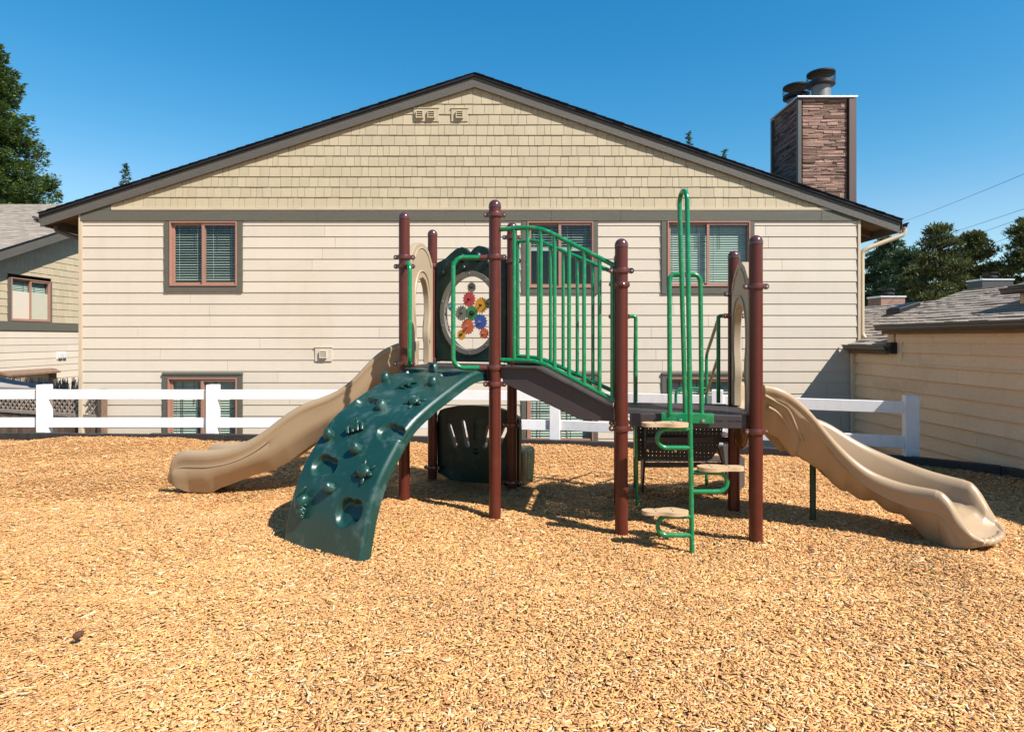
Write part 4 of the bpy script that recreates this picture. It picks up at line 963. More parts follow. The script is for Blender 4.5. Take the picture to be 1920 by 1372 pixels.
def CN(u, v):
    e = .01; a = CW(min(u + e, 1), v) - CW(max(u - e, 0), v); b = TR - TL; n = a.cross(b).normalized(); return n if n.z > 0 or n.y < 0 else -n
nu, nv = 230, 120; us, zs_, SL_ = arc(nu); S_of = lambda u: float(np.interp(u, us, np.linspace(0, SL_, nu)))
W_ = (TR - TL).length
# pockets: (u, v, half-length along v (m), half-length along slope (m), tilt, depth)
pockets = [(.52, .22, .115, .062, -.25, .035), (.705, .85, .12, .078, -.35, .042), (.86, .28, .125, .085, -.3, .05), (.948, .77, .115, .10, -.1, .055), (.13, .22, .085, .05, 0, .03), (.145, .80, .13, .045, .15, .03)]
mb = MB(); vs = []
for i in range(nu):
    for j in range(nv):
        v = j / (nv - 1); p = CW(us[i], v, zs_[i]); n = CN(us[i], v); s = S_of(us[i]); d = 0
        for pu, pv, ha, hb, tl, dep in pockets:
            a = (v - pv) * W_; b = s - S_of(pu); a, b = a * math.cos(tl) - b * math.sin(tl), a * math.sin(tl) + b * math.cos(tl)
            # kidney: a big lobe and a small lobe
            r1 = math.hypot((a + ha * .28) / (ha * .72), b / hb); r2 = math.hypot((a - ha * .42) / (ha * .56), (b + hb * .3) / (hb * .78))
            r = min(r1, r2) if abs(r1 - r2) > .5 else min(r1, r2) - (.5 - abs(r1 - r2)) ** 2 * .35
            if r < 1.15:
                f = 1 / (1 + math.exp((r - .90) * 16)); d -= .78 * dep * f * (1.15 - .35 * (b / hb))
                d += .004 * math.exp(-((r - 1.06) / .07) ** 2)
        edge = min(v, 1 - v) * W_; d -= .02 * max(0, 1 - edge / .022) ** 2
        vs.append(p + n * d)
o_ = len(vs); mb.add(vs, [(i * nv + j, i * nv + j + 1, (i + 1) * nv + j + 1, (i + 1) * nv + j) for i in range(nu - 1) for j in range(nv - 1)])
# side skirts and underside
for v, jn, sg in ((1, nv - 1, 1), (0, 0, -1)):
    sk = []; tdir = (TR - TL).normalized() * sg
    for i in range(nu):
        n = CN(us[i], v); p = CW(us[i], v, zs_[i]); sk += [p - n * .020, p - n * .026 + tdir * .010, p - n * .038 + tdir * .006, p - n * .06 + tdir * .012, p - n * .085 + tdir * .012, p - n * .09]
    k = 6; mb.add(sk, [(i * k + j, i * k + j + 1, (i + 1) * k + j + 1, (i + 1) * k + j) for i in range(nu - 1) for j in range(k - 1)])
un = [];
for i in range(0, nu, 5):
    for v in (0, 1): n = CN(us[i], v); un.append(CW(us[i], v, zs_[i]) - n * .088)
mb.add(un, [(2 * i, 2 * i + 1, 2 * i + 3, 2 * i + 2) for i in range(len(un) // 2 - 1)])
cw = mb.build('climbing_wall', M_CLIMB, play, smooth=True, angle=50)
def frame_at(u, v):
    n = CN(u, v); t = (TR - TL).normalized(); b = n.cross(t); return CW(u, v), t, -b if b.z < 0 else b, n
for u, v in ((.255, .03), (.08, .43), (.28, .73), (.55, .49), (.745, .14), (.785, .58), (.91, .47)):
    p, t, up, n = frame_at(u, v); mb = MB(); nn, m_ = 28, 10; vs = []; r0 = .046
    for k in range(m_ + 1):      # ridged shell: dome leaning out, ribs running over the top
        f = k / m_; ph = f * math.pi / 2; hh = .068 * math.sin(ph)
        for j in range(nn):
            a = 2 * math.pi * j / nn; rib = 1 + .07 * math.cos(a * 7) * (1 - f) if math.sin(a) > -.2 else 1
            rr = r0 * math.cos(ph) ** .8 * rib; vs.append(p + t * rr * math.cos(a) * .95 + up * (rr * math.sin(a) * 1.0 + .018 * f * f) + n * (hh - .004))
    mb.add(vs, [(k * nn + j, k * nn + (j + 1) % nn, (k + 1) * nn + (j + 1) % nn, (k + 1) * nn + j) for k in range(m_) for j in range(nn)] + [tuple(m_ * nn + j for j in range(nn))])
    mb.build('climbing_hold', M_CLIMB, cw, smooth=True, angle=70)
def relief(name, u, v, rot, items, k=1.25):
    p, t, up, n = frame_at(u, v); c, s = math.cos(rot), math.sin(rot); X = t * c + up * s; Y = -t * s + up * c; items = [(it[0],) + tuple(q * k for q in it[1:7]) + (it[7],) if it[0] == 'b' else (it[0], [tuple(q * k for q in p_) for p_ in it[1]], [q * k for q in it[2]]) for it in items]; Mx = Matrix((X, Y, n)).transposed(); mb = MB()
    for it in items:
        if it[0] == 'b': _, x, y, z, rx, ry, rz, a = it; mb.ball(p + X * x + Y * y + n * z, (rx, ry, rz), Mx @ Matrix.Rotation(a, 3, 'Z'))
        else: _, pl, rs = it; mb.tube([p + X * x + Y * y + n * z for x, y, z in pl], .01, 10, rs=rs)
    return mb.build(name, M_CLIMB, cw, smooth=True, angle=80)
turt = [('b', 0, 0, .008, .042, .034, .026, 0)] + [('t', [(-.03 + .019 * i, -.028 + .0 * i, .016), (-.03 + .019 * i, 0, .036 - abs(i - 1.5) * .004), (-.03 + .019 * i, .028, .016)], [.004, .006, .004]) for i in range(4)] + [('b', .056, .006, .012, .017, .012, .012, .3)] + \
    [('b', x, y, .004, .022, .010, .008, a) for x, y, a in ((.032, -.042, -1.0), (.034, .04, 1.0), (-.034, -.038, -2.1), (-.034, .038, 2.1))]
relief('turtle_relief', .48, .80, -.5, turt); relief('turtle_relief', .855, .80, -.35, [(('b', it[1], it[2], it[3], it[4] * 1.15, it[5] * 1.15, it[6] * 1.1, it[7]) if it[0] == 'b' else it) for it in turt])
relief('frog_relief', .69, .40, .4, [('b', 0, -.014, .012, .042, .03, .022, 0), ('b', -.005, .018, .010, .036, .028, .024, 0), ('b', -.012, .022, .02, .012, .03, .016, .3), ('b', .012, .022, .02, .012, .03, .016, .3)] + [('t', [(x, 0, .016), (x * 1.6, -.018, .022), (x * 1.5, -.048, .008)], [.014, .015, .012]) for x in (-.03, -.008, .014, .034)])
relief('lizard_relief', .32, .43, .5, [('t', [(-.07, -.02, .004), (-.035, -.008, .012), (0, .0, .018), (.04, .012, .014), (.07, .01, .008)], [.005, .010, .017, .012, .010])] + [('t', [(x, 0, .01), (x + .008 * s, .026 * s, .012), (x + .022, .042 * s, .004)], [.008, .007, .005]) for x in (-.018, .026) for s in (1, -1)])
relief('shell_relief', .945, .20, -.15, [('b', 0, .0, .02, .036, .052, .042, -.3), ('b', -.022, .045, .03, .012, .055, .02, -.45), ('b', .012, -.046, .018, .026, .03, .028, -.4), ('b', .024, -.072, .014, .016, .018, .018, -.4)] + [('t', [(-.036 + .01 * i, .02 - .028 * i, .016), (.004 + .006 * i, .012 - .026 * i, .06 - .011 * i), (.036 + .003 * i, -.006 - .024 * i, .018)], [.006, .008, .006]) for i in range(4)])

# ---- flat moulded panels between posts
def plane(P, Q, off=0.):
    e = (Q - P).normalized(); n = Vector((e.y, -e.x, 0)); return (lambda u, v, d: P + e * u + n * (d + off) + Vector((0, 0, v))), (Q - P).length
def on(P, Q, x, y, off=0.):
    """(u, z) on the vertical plane through P and Q of a photo point"""
    e = (Q - P).normalized(); n = Vector((e.y, -e.x, 0)); O = P + n * off; r = (x - 960) / F; u = (r * O.y - O.x) / (e.x - r * e.y); Y = O.y + e.y * u; return u, CH - (y - 634) * Y / F
# green bubble/gear panel C-D
Wg, Lg = plane(C_, D_, -.0); gw = []
sil = [(.06, 1.225), (.055, 1.7), (.06, 2.20), (.075, 2.235), (.13, 2.25), (.19, 2.275), (.255, 2.32), (.32, 2.358), (.39, 2.374), (.44, 2.362), (.475, 2.335), (.5, 2.308)]
full = sil + [(1 - a, b) for a, b in reversed(sil[:-1])]; full = full[::-1]
out = [(a * Lg, b) for a, b in full]
cu, cv, ru, rv = .50 * Lg, 1.71, .335, .405
mb = MB(); mb.plate(out, [ellipse(cu, cv, ru, rv, 56)], Wg, -.025, .025); gp = mb.build('gear_panel', M_DKG, play, smooth=True, bevel=.012, angle=30)
def ring(P, W, cu, cv, ru, rv, w, d0, d1, name, m, parent, n=64):
    mb = MB(); vs = []; pr = [(0, d0), (0, d1), (-w, d1), (-w, d0)]
    for i in range(n):
        a = 2 * math.pi * i / n
        for dr, d in pr: vs.append(W(cu + (ru + dr) * math.cos(a), cv + (rv + dr) * math.sin(a), d))
    mb.add(vs, [(i * 4 + j, i * 4 + (j + 1) % 4, ((i + 1) % n) * 4 + (j + 1) % 4, ((i + 1) % n) * 4 + j) for i in range(n) for j in range(4)])
    return mb.build(name, m, parent, smooth=True, angle=30, bevel=.003)
rg = ring(None, Wg, cu, cv, ru + .012, rv + .012, .052, -.03, .034, 'window_ring', M_RINGG, gp)
mb = MB(); el_ = ellipse(cu, cv, ru - .035, rv - .035, 48); mb.add([Wg(a, b, -.018) for a, b in el_], [tuple(range(48))]); mb.build('clear_pane', M_PLEX, gp)
mb = MB()
for i in range(10):
    a = 2 * math.pi * (i + .5) / 10; mb.lathe([(.008, 0), (.006, .004)], Wg(cu + (ru - .012) * math.cos(a), cv + (rv - .012) * math.sin(a), .034), (Wg(0, 0, 1) - Wg(0, 0, 0)), 8)
mb.build('bolt', M_BOLT, rg)
for a, b, r in ((.16, 2.12, .03), (.27, 2.20, .042), (.40, 2.26, .05), (.42, 2.16, .034), (.60, 2.26, .055), (.72, 2.20, .04), (.83, 2.12, .03), (.33, 2.17, .02), (.66, 2.15, .022)):
    mb = MB(); mb.ball(Wg(a * Lg, b, .02), (r * .8, r * .8, r), None, 16, 10); mb.build('bubble_relief', M_DKG, gp, smooth=True, angle=80)
GC = {'grey': (.22, .19, .15), 'red': (.60, .045, .05), 'yellow': (.80, .36, .02), 'green': (.03, .26, .07), 'blue': (.05, .10, .38), 'lblue': (.07, .26, .42), 'orange': (.72, .12, .03)}
for x, y, r, c, nt in ((882, 538.6, .044, 'grey', 12), (877.7, 561, .066, 'red', 16), (900.1, 572, .068, 'yellow', 16), (914.7, 569, .044, 'green', 12), (844.5, 574.6, .040, 'lblue', 12), (863.5, 587, .066, 'grey', 16), (882.5, 587, .066, 'green', 16),
                       (899, 603.4, .068, 'blue', 16), (874.9, 612, .068, 'orange', 16), (863, 627.7, .045, 'yellow', 12), (905.6, 624.8, .047, 'orange', 12)):
    u, z = on(C_, D_, x, y, .03); o = []
    for i in range(nt * 4):
        a = 2 * math.pi * i / (nt * 4) + .1; q = r * 1.13 * (1.04 if i % 4 < 2 else .86); o.append((u + q * math.cos(a) * .94, z + q * math.sin(a)))
    mb = MB(); mb.plate(o, [], Wg, .002, .014); ge = mb.build('toy_gear', mat(c + '_gear_plastic', GC[c], .35, .5, coat=.2), gp)
    nrm = Wg(0, 0, 1) - Wg(0, 0, 0); mb = MB(); big = r > .06 and c == 'green'
    mb.lathe([(.010 if not big else .028, 0), (.010 if not big else .028, .03 if not big else .045), (.006, .034 if not big else .055)], Wg(u, z, -.03), nrm, 14); mb.lathe([(.011, 0), (.011, .022), (.004, .026)], Wg(u, z, .014), nrm, 12); mb.build('gear_axle', M_BOLT if c in ('blue', 'lblue', 'orange') else M_BLKM, ge, smooth=True)

# tan arch panels at the slide entries
def arch(P, Q, off, zd, label=None):
    W, L = plane(P, Q, off); c = .47 * L; hw = .39 * L
    o = [(c - hw, zd + .01), (c - hw, zd + .6), (c - hw, zd + .97), (c - hw + .012, zd + 1.01), (c - hw + .045, zd + 1.03), (c - hw + .075, zd + 1.06), (c - hw + .13, zd + 1.105), (c - hw + .20, zd + 1.135), (c - .07, zd + 1.155), (c, zd + 1.16)]
    o = o + [(2 * c - a, b) for a, b in reversed(o[:-1])]
    k = .222; h = [(c - k * .93, zd + .012), (c - k * .95, zd + .18), (c - k * .84, zd + .24), (c - k * .86, zd + .34), (c - k, zd + .46), (c - k, zd + .56), (c - k * .93, zd + .66), (c - k * .74, zd + .75), (c - k * .45, zd + .81), (c, zd + .835)]
    h = h + [(2 * c - a, b) for a, b in reversed(h[:-1])]
    # one outline: up the outside, back down through the doorway
    loop = o[::-1][:len(o)]; poly = o + h[::-1]
    mb = MB(); mb.plate(poly, [], W, -.028, .028); a = mb.build('arch_panel', M_TANL, play, smooth=True, bevel=.012, angle=30)
    for dd in (.029, -.029):       # moulded beads following the arch on both faces
        mb = MB(); g1 = [W(c + (x - c) * 1.14 + 0, zd + .012 + (z - zd) * (1.055 if z > zd + .3 else 1), dd) for x, z in h]; mb.tube(spline(g1, 4), .009, 8)
        g2 = [W(c + (x - c) * .86, z - .05, dd) for x, z in o[3:-3]]; mb.tube(spline(g2, 4), .006, 8); mb.build('moulded_bead', M_TANL, a, smooth=True)
    mb = MB()
    for s in (-1, 1):
        for z in (.22, .9): mb.tube([W(c + s * (hw - .01), zd + z, 0), W(c + s * (hw + .07), zd + z, 0)], .014, 8)
    mb.build('bracket', M_CLAMP, a); return a
arch(A, C_, .012, Z1); arch(F_, G_, -.012, Z2)

# hand-print panel under the high deck, with its little bench
Wh, Lh = plane(C_, D_, -.075)
def oh(x, y): return on(C_, D_, x, y, -.075)
oo = [oh(*p) for p in ((823, 884), (822.5, 800), (823, 778), (828, 768), (838, 764), (860, 760), (885, 759), (915, 761), (940, 765.5), (955, 771), (968, 778), (975.5, 786), (976, 800), (975.5, 900), (962, 907), (940, 907), (912, 905), (885, 903), (857, 900), (845, 897), (835, 890))]
def slot(a, b, w):
    a, b = Vector(oh(*a)), Vector(oh(*b)); d = (b - a).normalized(); n = Vector((-d.y, d.x)) * w; r = []
    for k in range(7): t = math.pi * k / 6; r.append(a - d * w * math.sin(t) * 1.6 + n * math.cos(t))
    for k in range(7): t = math.pi * k / 6; r.append(b + d * w * math.sin(t) - n * math.cos(t))
    return [(p.x, p.y) for p in r]
mb = MB(); mb.plate(oo, [slot((846, 799), (856.5, 833), .024), slot((871, 793), (879, 833), .026), slot((919, 803), (911.5, 834), .027), slot((948, 807), (939, 828), .026)], Wh, -.03, .03)
hp = mb.build('handprint_panel', M_DKG, play, smooth=True, bevel=.014, angle=30)
mb = MB(); u1, z1_ = oh(891, 786); u2, z2_ = oh(891, 823); mb.tube([Wh(u1, z1_, .03), Wh(u2, z2_, .03)], .016, 12); u3, z3_ = oh(897, 845); mb.ball(Wh(u3, z3_, .025), (.05, .02, .03), None); mb.build('palm_relief', M_DKG, hp, smooth=True, angle=80)
mb = MB()
Wb = lambda u, v, d: Wh(u, v, d)
mb.plate([(.84, .0), (.945, .0), (.965, .22), (.965, .33), (.95, .352), (.92, .36), (.84, .36), (.76, .35), (.76, 0)], [], Wb, -.34, -.05); mb.build('side_bench', M_DKG, hp, smooth=True, bevel=.022, angle=30)
mb = MB(); mb.plate([(.16, .30), (.84, .30), (.84, .35), (.16, .35)], [], Wb, -.36, -.031); mb.build('bench_seat', M_DKG, hp, bevel=.015)
mb = MB()
for s in (.13, .79): mb.plate([(s * 1 - .03, .0), (s + .03, 0), (s + .03, .3), (s - .03, .3)], [], Wb, -.33, -.06)
mb.build('bench_leg', M_DKG, hp, bevel=.012)

# ---- slides: lofted trough with rolled rims
def slide(axis, hw_t, rim_t, und_t, fz_t, lip, sgn, bed_t, cut, scal, name='slide'):
    """axis: list of (x,y); tables over t 0..1 of half width, rim height, underside height, far rim offset"""
    a = [Vector((x, y, 0)) for x, y in axis]; n = len(a); T = [i / (n - 1) for i in range(n)]; rows = []
    f0 = lambda t, tab: float(np.interp(t, [q[0] for q in tab], [q[1] for q in tab]))
    f = lambda t, tab: sum(f0(max(0, min(t + k * .016, lip[-1][0])), tab) * w for k, w in zip(range(-4, 5), (.04, .08, .12, .16, .20, .16, .12, .08, .04)))
    tt = np.linspace(0, lip[-1][0], 230)
    ax_t = [0] + [0] * (n - 1)
    for t in tt:
        i = min(int(min(t, 1) * (n - 1)), n - 2); 
        if t <= 1: q = t * (n - 1) - i; p = a[i].lerp(a[i + 1], q); d = (a[min(i + 2, n - 1)] - a[max(i - 1, 0)]).normalized() if False else (a[i + 1] - a[i]).normalized()
        else: d = (a[-1] - a[-2]).normalized(); p = a[-1] + d * (t - 1) * lip[0][0]
        rows.append((t, p, d))
    # smooth directions
    D0 = [r[2] for r in rows]; Ds = []
    for i in range(len(rows)):
        s = Vector(); 
        for k in range(-11, 12): s += D0[min(max(i + k, 0), len(rows) - 1)]
        Ds.append(s.normalized())
    sec = []
    for (t, p, _), d in zip(rows, Ds):
        nn = Vector((-d.y, d.x, 0)) * sgn; hw = f(t, hw_t); zr = f(t, rim_t); zu = sum(f0(max(0, t + k * .005), und_t) for k in (-1, 0, 1)) / 3; wob = scal * abs(math.sin(math.pi * t / .135)) * min(1, t / .1) * max(0, min(1, (.92 - t) / .08)); zu -= .028 * wob; zb = f(t, bed_t); fz = f(t, fz_t); r = .033
        depth = zr - zb; r = min(.030 + .020 * max(0, min(1, (t - .3) / .6)), max(.010, depth * .45)); k = max(.8, r / .033); q_ = max(0, min(1, (t - .75) / .6)); uc = 1 - .75 * q_ * q_ * (3 - 2 * q_)
        def sd(s, zr):     # outer skirt -> over the rim -> inner wall, for side s
            w = hw
            gro = .006 if depth > .1 else 0
            return [(s * (w - cut[0] * uc), zu), (s * (w - (cut[0] - .01) * uc + .012 * wob), zu + .012), (s * (w - cut[1] * uc + .022 * wob), zu + (zr - zu) * .28), (s * (w - cut[2] * uc + .008 * wob), zu + (zr - zu) * .50), (s * (w - cut[3]), zu + (zr - zu) * .66), (s * (w - .012), zr - r * 3.2), (s * (w - .016), zr - r * 2.55), (s * (w - .004), zr - r * 2.0), (s * (w + .002), zr - r * 1.1), (s * (w - .006 * k), zr - r * .35), (s * (w - .024 * k), zr), (s * (w - .046 * k), zr - r * .3), (s * (w - .060 * k), zr - r * 1.2),
                    (s * (w - .060 * k - .006), zb + (zr - zb) * .35), (s * (w - .060 * k - .020), zb + .028 * min(1, depth / .1)), (s * max(.02, w - .060 * k - .052), zb + .006), (s * max(.01, w - .060 * k - .09), zb)]
        near = sd(-1, zr); far = sd(1, zr + fz)
        if fz: far = [(a2, b2) for k, (a2, b2) in enumerate(far)]
        pr = near + [(0, zb - .002)] + far[::-1] + [(hw - cut[0] * uc - .012, zu + .01), (max(.02, hw - cut[0] - .015), max(zb - .05, zu + .012)), (0, max(zb - .05, zu + .012)), (-max(.02, hw - cut[0] - .015), max(zb - .05, zu + .012)), (-(hw - cut[0] * uc - .012), zu + .01)]
        sec.append([P3(p + nn * x, z) for x, z in pr])
    mb = MB(); k = len(sec[0]); m = len(sec); vs = [q for s in sec for q in s]
    fs = [(i * k + j, i * k + (j + 1) % k, (i + 1) * k + (j + 1) % k, (i + 1) * k + j) for i in range(m - 1) for j in range(k)] + [tuple(range(k)), tuple((m - 1) * k + j for j in reversed(range(k)))]
    mb.add(vs, fs); o = mb.build(name, M_TAN, play, smooth=True, angle=80); return o, rows, Ds
def bez(P, n):
    P = [Vector(p) for p in P]; return [tuple(((1 - t) ** 3 * P[0] + 3 * (1 - t) ** 2 * t * P[1] + 3 * (1 - t) * t * t * P[2] + t ** 3 * P[3])) for t in [i / (n - 1) for i in range(n)]]
lipR = [(.285,), (1.92,)]
sR, rowsR, DsR = slide(bez([(1.87, 4.93), (2.3, 5.0), (2.85, 4.9), (3.15, 4.45)], 60),
    [(0, .25), (.08, .29), (1, .29), (1.4, .282), (1.75, .25), (1.92, .20)],
    [(0, 1.115), (.08, 1.094), (.16, 1.055), (.24, .979), (.32, .882), (.40, .759), (.48, .651), (.56, .561), (.64, .492), (.72, .452), (.80, .425), (.88, .412), (1, .41), (1.15, .40), (1.3, .355), (1.5, .26), (1.7, .165), (1.85, .13), (1.92, .115)],
    [(0, .785), (.08, .745), (.13, .70), (.18, .645), (.21, .60), (.235, .555), (.27, .548), (.33, .52), (.37, .475), (.42, .41), (.48, .343), (.52, .297), (.60, .262), (.68, .238), (.72, .208), (.80, .167), (.85, .14), (.89, .07), (.93, .0), (1.0, -.03), (1.3, -.03), (1.42, .0), (1.55, .035), (1.75, .055), (1.92, .075)],
    [(0, 0), (.3, 0), (.40, .05), (.48, .12), (.56, .115), (.68, .088), (.8, .056), (.9, .02), (1, 0), (2, 0)], lipR, 1,
    [(0, .895), (.08, .885), (.16, .83), (.24, .75), (.32, .655), (.40, .55), (.48, .455), (.56, .375), (.64, .315), (.72, .275), (.80, .25), (.9, .235), (1.0, .225), (1.3, .19), (1.6, .125), (1.85, .10), (1.92, .095)], (.17, .115, .062, .034), 1)
sL, rowsL, DsL = slide(bez([(-.93, 5.92), (-1.6, 5.95), (-2.3, 5.9), (-3.02, 6.12)], 60),
    [(0, .23), (.1, .25), (1, .25), (1.35, .25), (1.5, .21)],
    [(0, 1.44), (.04, 1.43), (.08, 1.40), (.12, 1.362), (.16, 1.313), (.20, 1.222), (.24, 1.12), (.28, 1.045), (.32, .985), (.36, .945), (.40, .915), (.44, .89), (.48, .857), (.52, .81), (.56, .755), (.60, .69), (.64, .614), (.68, .555), (.72, .509), (.76, .472), (.80, .443), (.84, .424), (.88, .410), (.96, .399), (1.1, .39), (1.22, .372), (1.32, .33), (1.40, .26), (1.46, .17), (1.5, .11)],
    [(0, 1.08), (.08, 1.02), (.16, .93), (.24, .76), (.32, .62), (.40, .534), (.48, .423), (.56, .30), (.64, .214), (.72, .163), (.80, .096), (.84, .06), (.88, .03), (.92, -.02), (1.0, -.03), (1.15, -.01), (1.3, .03), (1.5, .045)],
    [(0, 0), (2, 0)], [(.52,), (1.5,)], -1,
    [(0, 1.205), (.08, 1.18), (.16, 1.09), (.24, .92), (.32, .78), (.40, .70), (.48, .645), (.56, .545), (.64, .41), (.72, .31), (.80, .245), (.9, .205), (1.0, .20), (1.2, .17), (1.4, .12), (1.5, .08)], (.15, .065, .012, .028), 0)
# moulded ribs along the flank of the right slide and the scallops at its lip
def flank(rows, Ds, sgn, hw, rim, und, segs, parent, rad=.012):
    f = lambda t, tab: float(np.interp(t, [q[0] for q in tab], [q[1] for q in tab]))
    for seg in segs:
        mb = MB(); pts = []
        for t, h in seg:
            i = min(range(len(rows)), key=lambda k: abs(rows[k][0] - t)); d = Ds[i]; nn = Vector((-d.y, d.x, 0)) * sgn; zr, zu = f(t, rim), f(t, und); pts.append(P3(rows[i][1] - nn * (hw - .034 - .075 * max(0, .62 - h) / .35), zu + (zr - zu) * h))
        mb.tube(spline(pts, 6), rad, 8); mb.build('moulded_rib', M_TAN, parent, smooth=True, angle=80)
rimR = [(0, 1.115), (.16, 1.055), (.32, .882), (.48, .651), (.64, .492), (.80, .425), (1, .41), (1.3, .355), (1.5, .26)]; undR = [(0, .785), (.16, .66), (.235, .555), (.37, .475), (.52, .297), (.68, .238), (.85, .14), (1, 0), (1.5, 0)]
flank(rowsR, DsR, 1, .29, rimR, undR, [[(.0, .74), (.08, .70), (.16, .66), (.22, .52), (.27, .36)], [(.03, .52), (.10, .50), (.17, .40), (.20, .22), (.195, .06)]], sR)
mb = MB(); rr_ = rowsR[-1]; d = DsR[-1]; nn = Vector((-d.y, d.x, 0))
pts_ = [rr_[1] + nn * (-.17 + .34 * k / 60) + d * (.004 - .9 * (abs(k - 30) / 30) ** 4 * .05) for k in range(61)]
mb.tube([P3(p, .088 + .012 * (abs(k - 30) / 30) ** 4) for k, p in enumerate(pts_)], .03, 14, rs=[(.021 + .009 * abs(math.sin(math.pi * k / 12))) * (1 - .35 * (abs(k - 30) / 30) ** 6) for k in range(61)])
mb.build('scalloped_lip', M_TAN, sR, smooth=True, angle=80)
mb = MB(); mb.tube([(2.415, 4.98, -.2), (2.415, 4.98, .58)], .024, 14); mb.build('slide_leg', mat('dark_green_steel_leg', (.03, .06, .03), .5, .4, var=.5, vscale=9, c2=(.015, .03, .012)), sR, smooth=True)

# ---- pod climber on the front of the low deck
PX, PY = 1.272, 4.376
mb = MB(); top = 2.515
mb.tube(fillet([(PX, PY, -.2), (PX - .038, PY, top), (PX - .045, PY + .175, top), (PX + .003, PY + .182, .86)], .085, 10), .0172, 16)
pc = mb.build('pod_climber', M_TUBE, play, smooth=True)
mb = MB(); yy = PY + .183
mb.tube(fillet([(PX - .112, yy, .9), (PX - .116, yy, 1.93), (PX - .02, yy, 1.93)], .085, 10), .0168, 14); mb.tube(fillet([(PX + .122, yy, .9), (PX + .112, yy, 1.93), (PX + .0, yy, 1.93)], .085, 10), .0168, 14); mb.build('side_loop', M_TUBE, pc, smooth=True)
mb = MB(); a = math.atan2(dEF.y, dEF.x); Mx = Matrix.Translation((PX + .012, PY + .172, 0)) @ Matrix.Rotation(a, 4, 'Z'); mb.box(-.188, .188, -.012, .018, .835, .912, Mx); mb.build('mounting_plate', M_TUBE, pc, bevel=.008)
mb = MB()
for x in (-.05, .11):
    mb = MB(); mb.lathe([(.014, 0), (.012, .01), (.004, .013)], Mx @ Vector((x, -.012, .86)), (Mx.to_3x3() @ Vector((0, -1, 0))), 10); mb.build('bolt', M_BOLT, pc, smooth=True)
for s, z in ((-1, .868), (1, .560), (-1, .252)):
    o = []; L0 = .325
    for i in range(48):
        t = 2 * math.pi * i / 48; x = math.cos(t); w = (.078 if x > 0 else .062) - (.016 * math.exp(-((x + .25) / .35) ** 2)); o.append((L0 / 2 * (abs(x) ** .8) * (1 if x > 0 else -1), w * math.copysign(abs(math.sin(t)) ** .75, math.sin(t))))
    cx = PX + s * (.033 + L0 / 2); mb = MB(); mb.plate(o, [], lambda u, v, d: Vector((cx + u * -s, PY + v - .01, z + d)), -.028, 0); p = mb.build('foot_pod', M_POD, pc, smooth=True, bevel=.005, angle=30)
    mb = MB()
    for x in (-.07, .05):
        for y_ in (-.025, .025): mb.lathe([(.006, 0), (.005, .003)], (cx + x, PY + y_ - .01, z), (0, 0, 1), 8)
    mb.build('screw', M_BLKM, p)
    mb = MB(); mb.tube(fillet([(PX, PY, z - .048), (PX + s * .245, PY, z - .048), (PX + s * .245, PY, z - .180), (PX, PY, z - .180)], .064, 10), .0165, 14); mb.build('pod_bracket', M_TUBE, p, smooth=True)
    mb = MB()
    for x in (.06, .15): mb.tube([(PX + s * x, PY, z - .045), (PX + s * x, PY, z - .026)], .02, 10)
    mb.build('spacer', M_TUBE, p)

# ---- perforated steps behind the low deck
st = None; mb = MB()
q = [(1.07, 5.50), (1.83, 5.42)]
o = [(0, .40), (.04, .385), (.60, .385), (.655, .41), (.70, .50), (.735, .62), (.75, .72), (.75, .86), (0, .86)]
Wp, Lp = plane(Vector((1.10, 5.50, 0)), Vector((1.90, 5.40, 0)))
mb.plate(o, [], Wp, 0, .004); st = mb.build('step_riser', M_PERF2, play)
mb = MB(); mb.plate([(-.012, .40), (0, .385), (0, .86), (-.012, .86)], [], Wp, -.10, .008); mb.build('riser_edge', M_TANL, st)
for x, z in ((.10, .47), (.34, .47)): mb = MB(); mb.lathe([(.013, 0), (.011, .006)], Wp(x, z, .004), (Wp(0, 0, 1) - Wp(0, 0, 0)), 10); mb.build('bolt', M_BOLT, st)
def sheet(x0, x1, y0, y1, z, name):
    mb = MB(); mb.add([(x0, y0, z), (x1, y0, z), (x1, y1, z), (x0, y1, z)], [(0, 1, 2, 3)]); s = mb.build(name, M_DECK, play)
    mb = MB(); mb.box(x0, x1, y0 - .006, y0 + .006, z - .05, z - .004); mb.box(x0, x1, y1 - .006, y1 + .006, z - .05, z - .004); mb.build('tread_rim', M_DECKS, s); return s
sheet(1.16, 1.96, 5.42, 5.72, .60, 'step_tread'); sheet(1.20, 2.0, 5.72, 6.02, .32, 'step_tread')
for xo in (1.15, 2.02):
    mb = MB(); o = [(5.40, .86), (5.40, .50), (5.95, -.1), (6.06, -.1), (6.06, .36), (5.75, .64), (5.60, .86)] if xo < 2 else [(5.40, .50), (5.55, .30), (5.88, -.1), (6.06, -.1), (6.06, .29), (5.60, .50)]
    mb.plate(o, [], lambda u, v, d: Vector(((xo if xo < 2 else 1.78) + d + (u - 5.4) * (.16 if xo < 2 else .72), u, v)), 0, .02); mb.build('stringer', M_GREYS, st, bevel=.004)
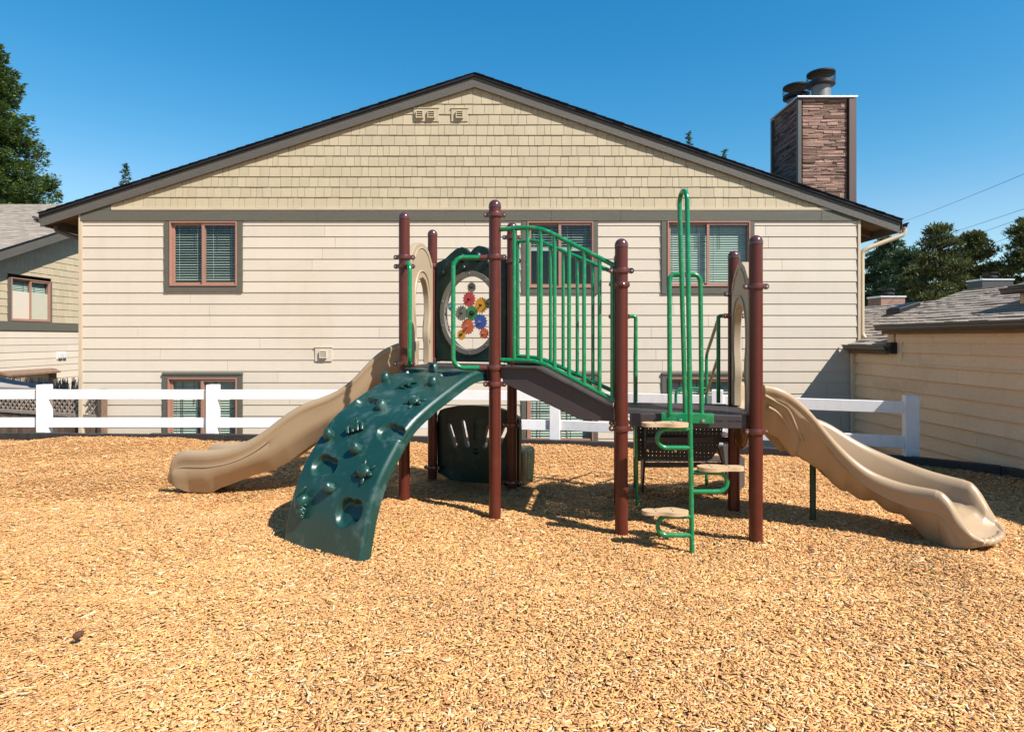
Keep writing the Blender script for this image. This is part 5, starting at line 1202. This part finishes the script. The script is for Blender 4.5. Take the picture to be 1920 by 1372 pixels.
for xn, xf, yn, gp_, pp in ((1.085, 1.20, 5.44, .12, H_), (1.79, 1.90, 5.38, -.1, G_)):
    mb = MB(); mb.tube(fillet([(pp.x + (.02 if xn < 1.5 else -.02), pp.y, 1.652), (xn, yn, 1.652), (xn, yn, .90)], .02, 5), .017, 12)
    mb.tube(fillet([(xn, yn, 1.63), (xf, 6.06, 1.30), (xf, 6.06, -.2)], .06, 8), .015, 12); mb.tube([(xn, yn, 1.30), (xf, 6.06, .93)], .014, 10)
    mb.tube([(xn, yn, .86), (xn + .02, yn + .02, -.2)], .015, 10) if xn < 1.5 else None
    mb.build('step_handrail', M_TUBE, play, smooth=True)
mb = MB(); mb.tube(fillet([(1.90, 6.06, .97), (1.60, 6.06, .97), (1.60, 6.06, .30)], .07, 8), .014, 10); mb.build('step_loop', M_TUBE, play, smooth=True)

# amber bubble under the right slide entry
mb = MB(); mb.ball((1.885, 5.10, .70), (.05, .12, .15), None, 20, 12); mb.build('amber_bubble', mat('amber_plastic', (.13, .055, .02), .3, .5, coat=.4), play, smooth=True)

# a few bits lying on the chips: pine cone, sticks, a pale stone
tag((lambda m: (m.ball((0, 0, 0), (.019, .026, .017)), [m.ball((.017 * math.cos(a) * math.cos(b), .023 * math.sin(b), .014 * math.sin(a) * math.cos(b)), (.006, .006, .005), None, 6, 4) for b in (-.9, -.4, .1, .6, 1.0) for a in [k * .785 + b for k in range(8)]], m.build('pine_cone', mat('pine_cone_brown', (.09, .035, .018), .8), loc=None))[2])(MB()), 'small dark pine cone lying on the wood chips at lower left', 'pine cone').location = (-2.094, 2.995, .03)
for i, (x, y, L_, a, lb) in enumerate(((-1.62, 2.53, .15, .35, 'thin pale curved stick on the chips at lower left, nearest the pine cone'), (-2.05, 2.46, .13, .6, 'straight thin stick on the chips at the lower left edge'), (1.6, 2.9, .14, -.4, 'short thin stick lying on the chips at lower right'))):
    mb = MB(); z = .035; mb.tube([(x, y, z), (x + L_ * .5 * math.cos(a), y + L_ * .5 * math.sin(a) + .012, z + .010), (x + L_ * math.cos(a), y + L_ * math.sin(a), z + .004)], .003, 6); tag(mb.build('stick', mat('dry_stick', (.62, .45, .25), .8)), lb, 'stick')
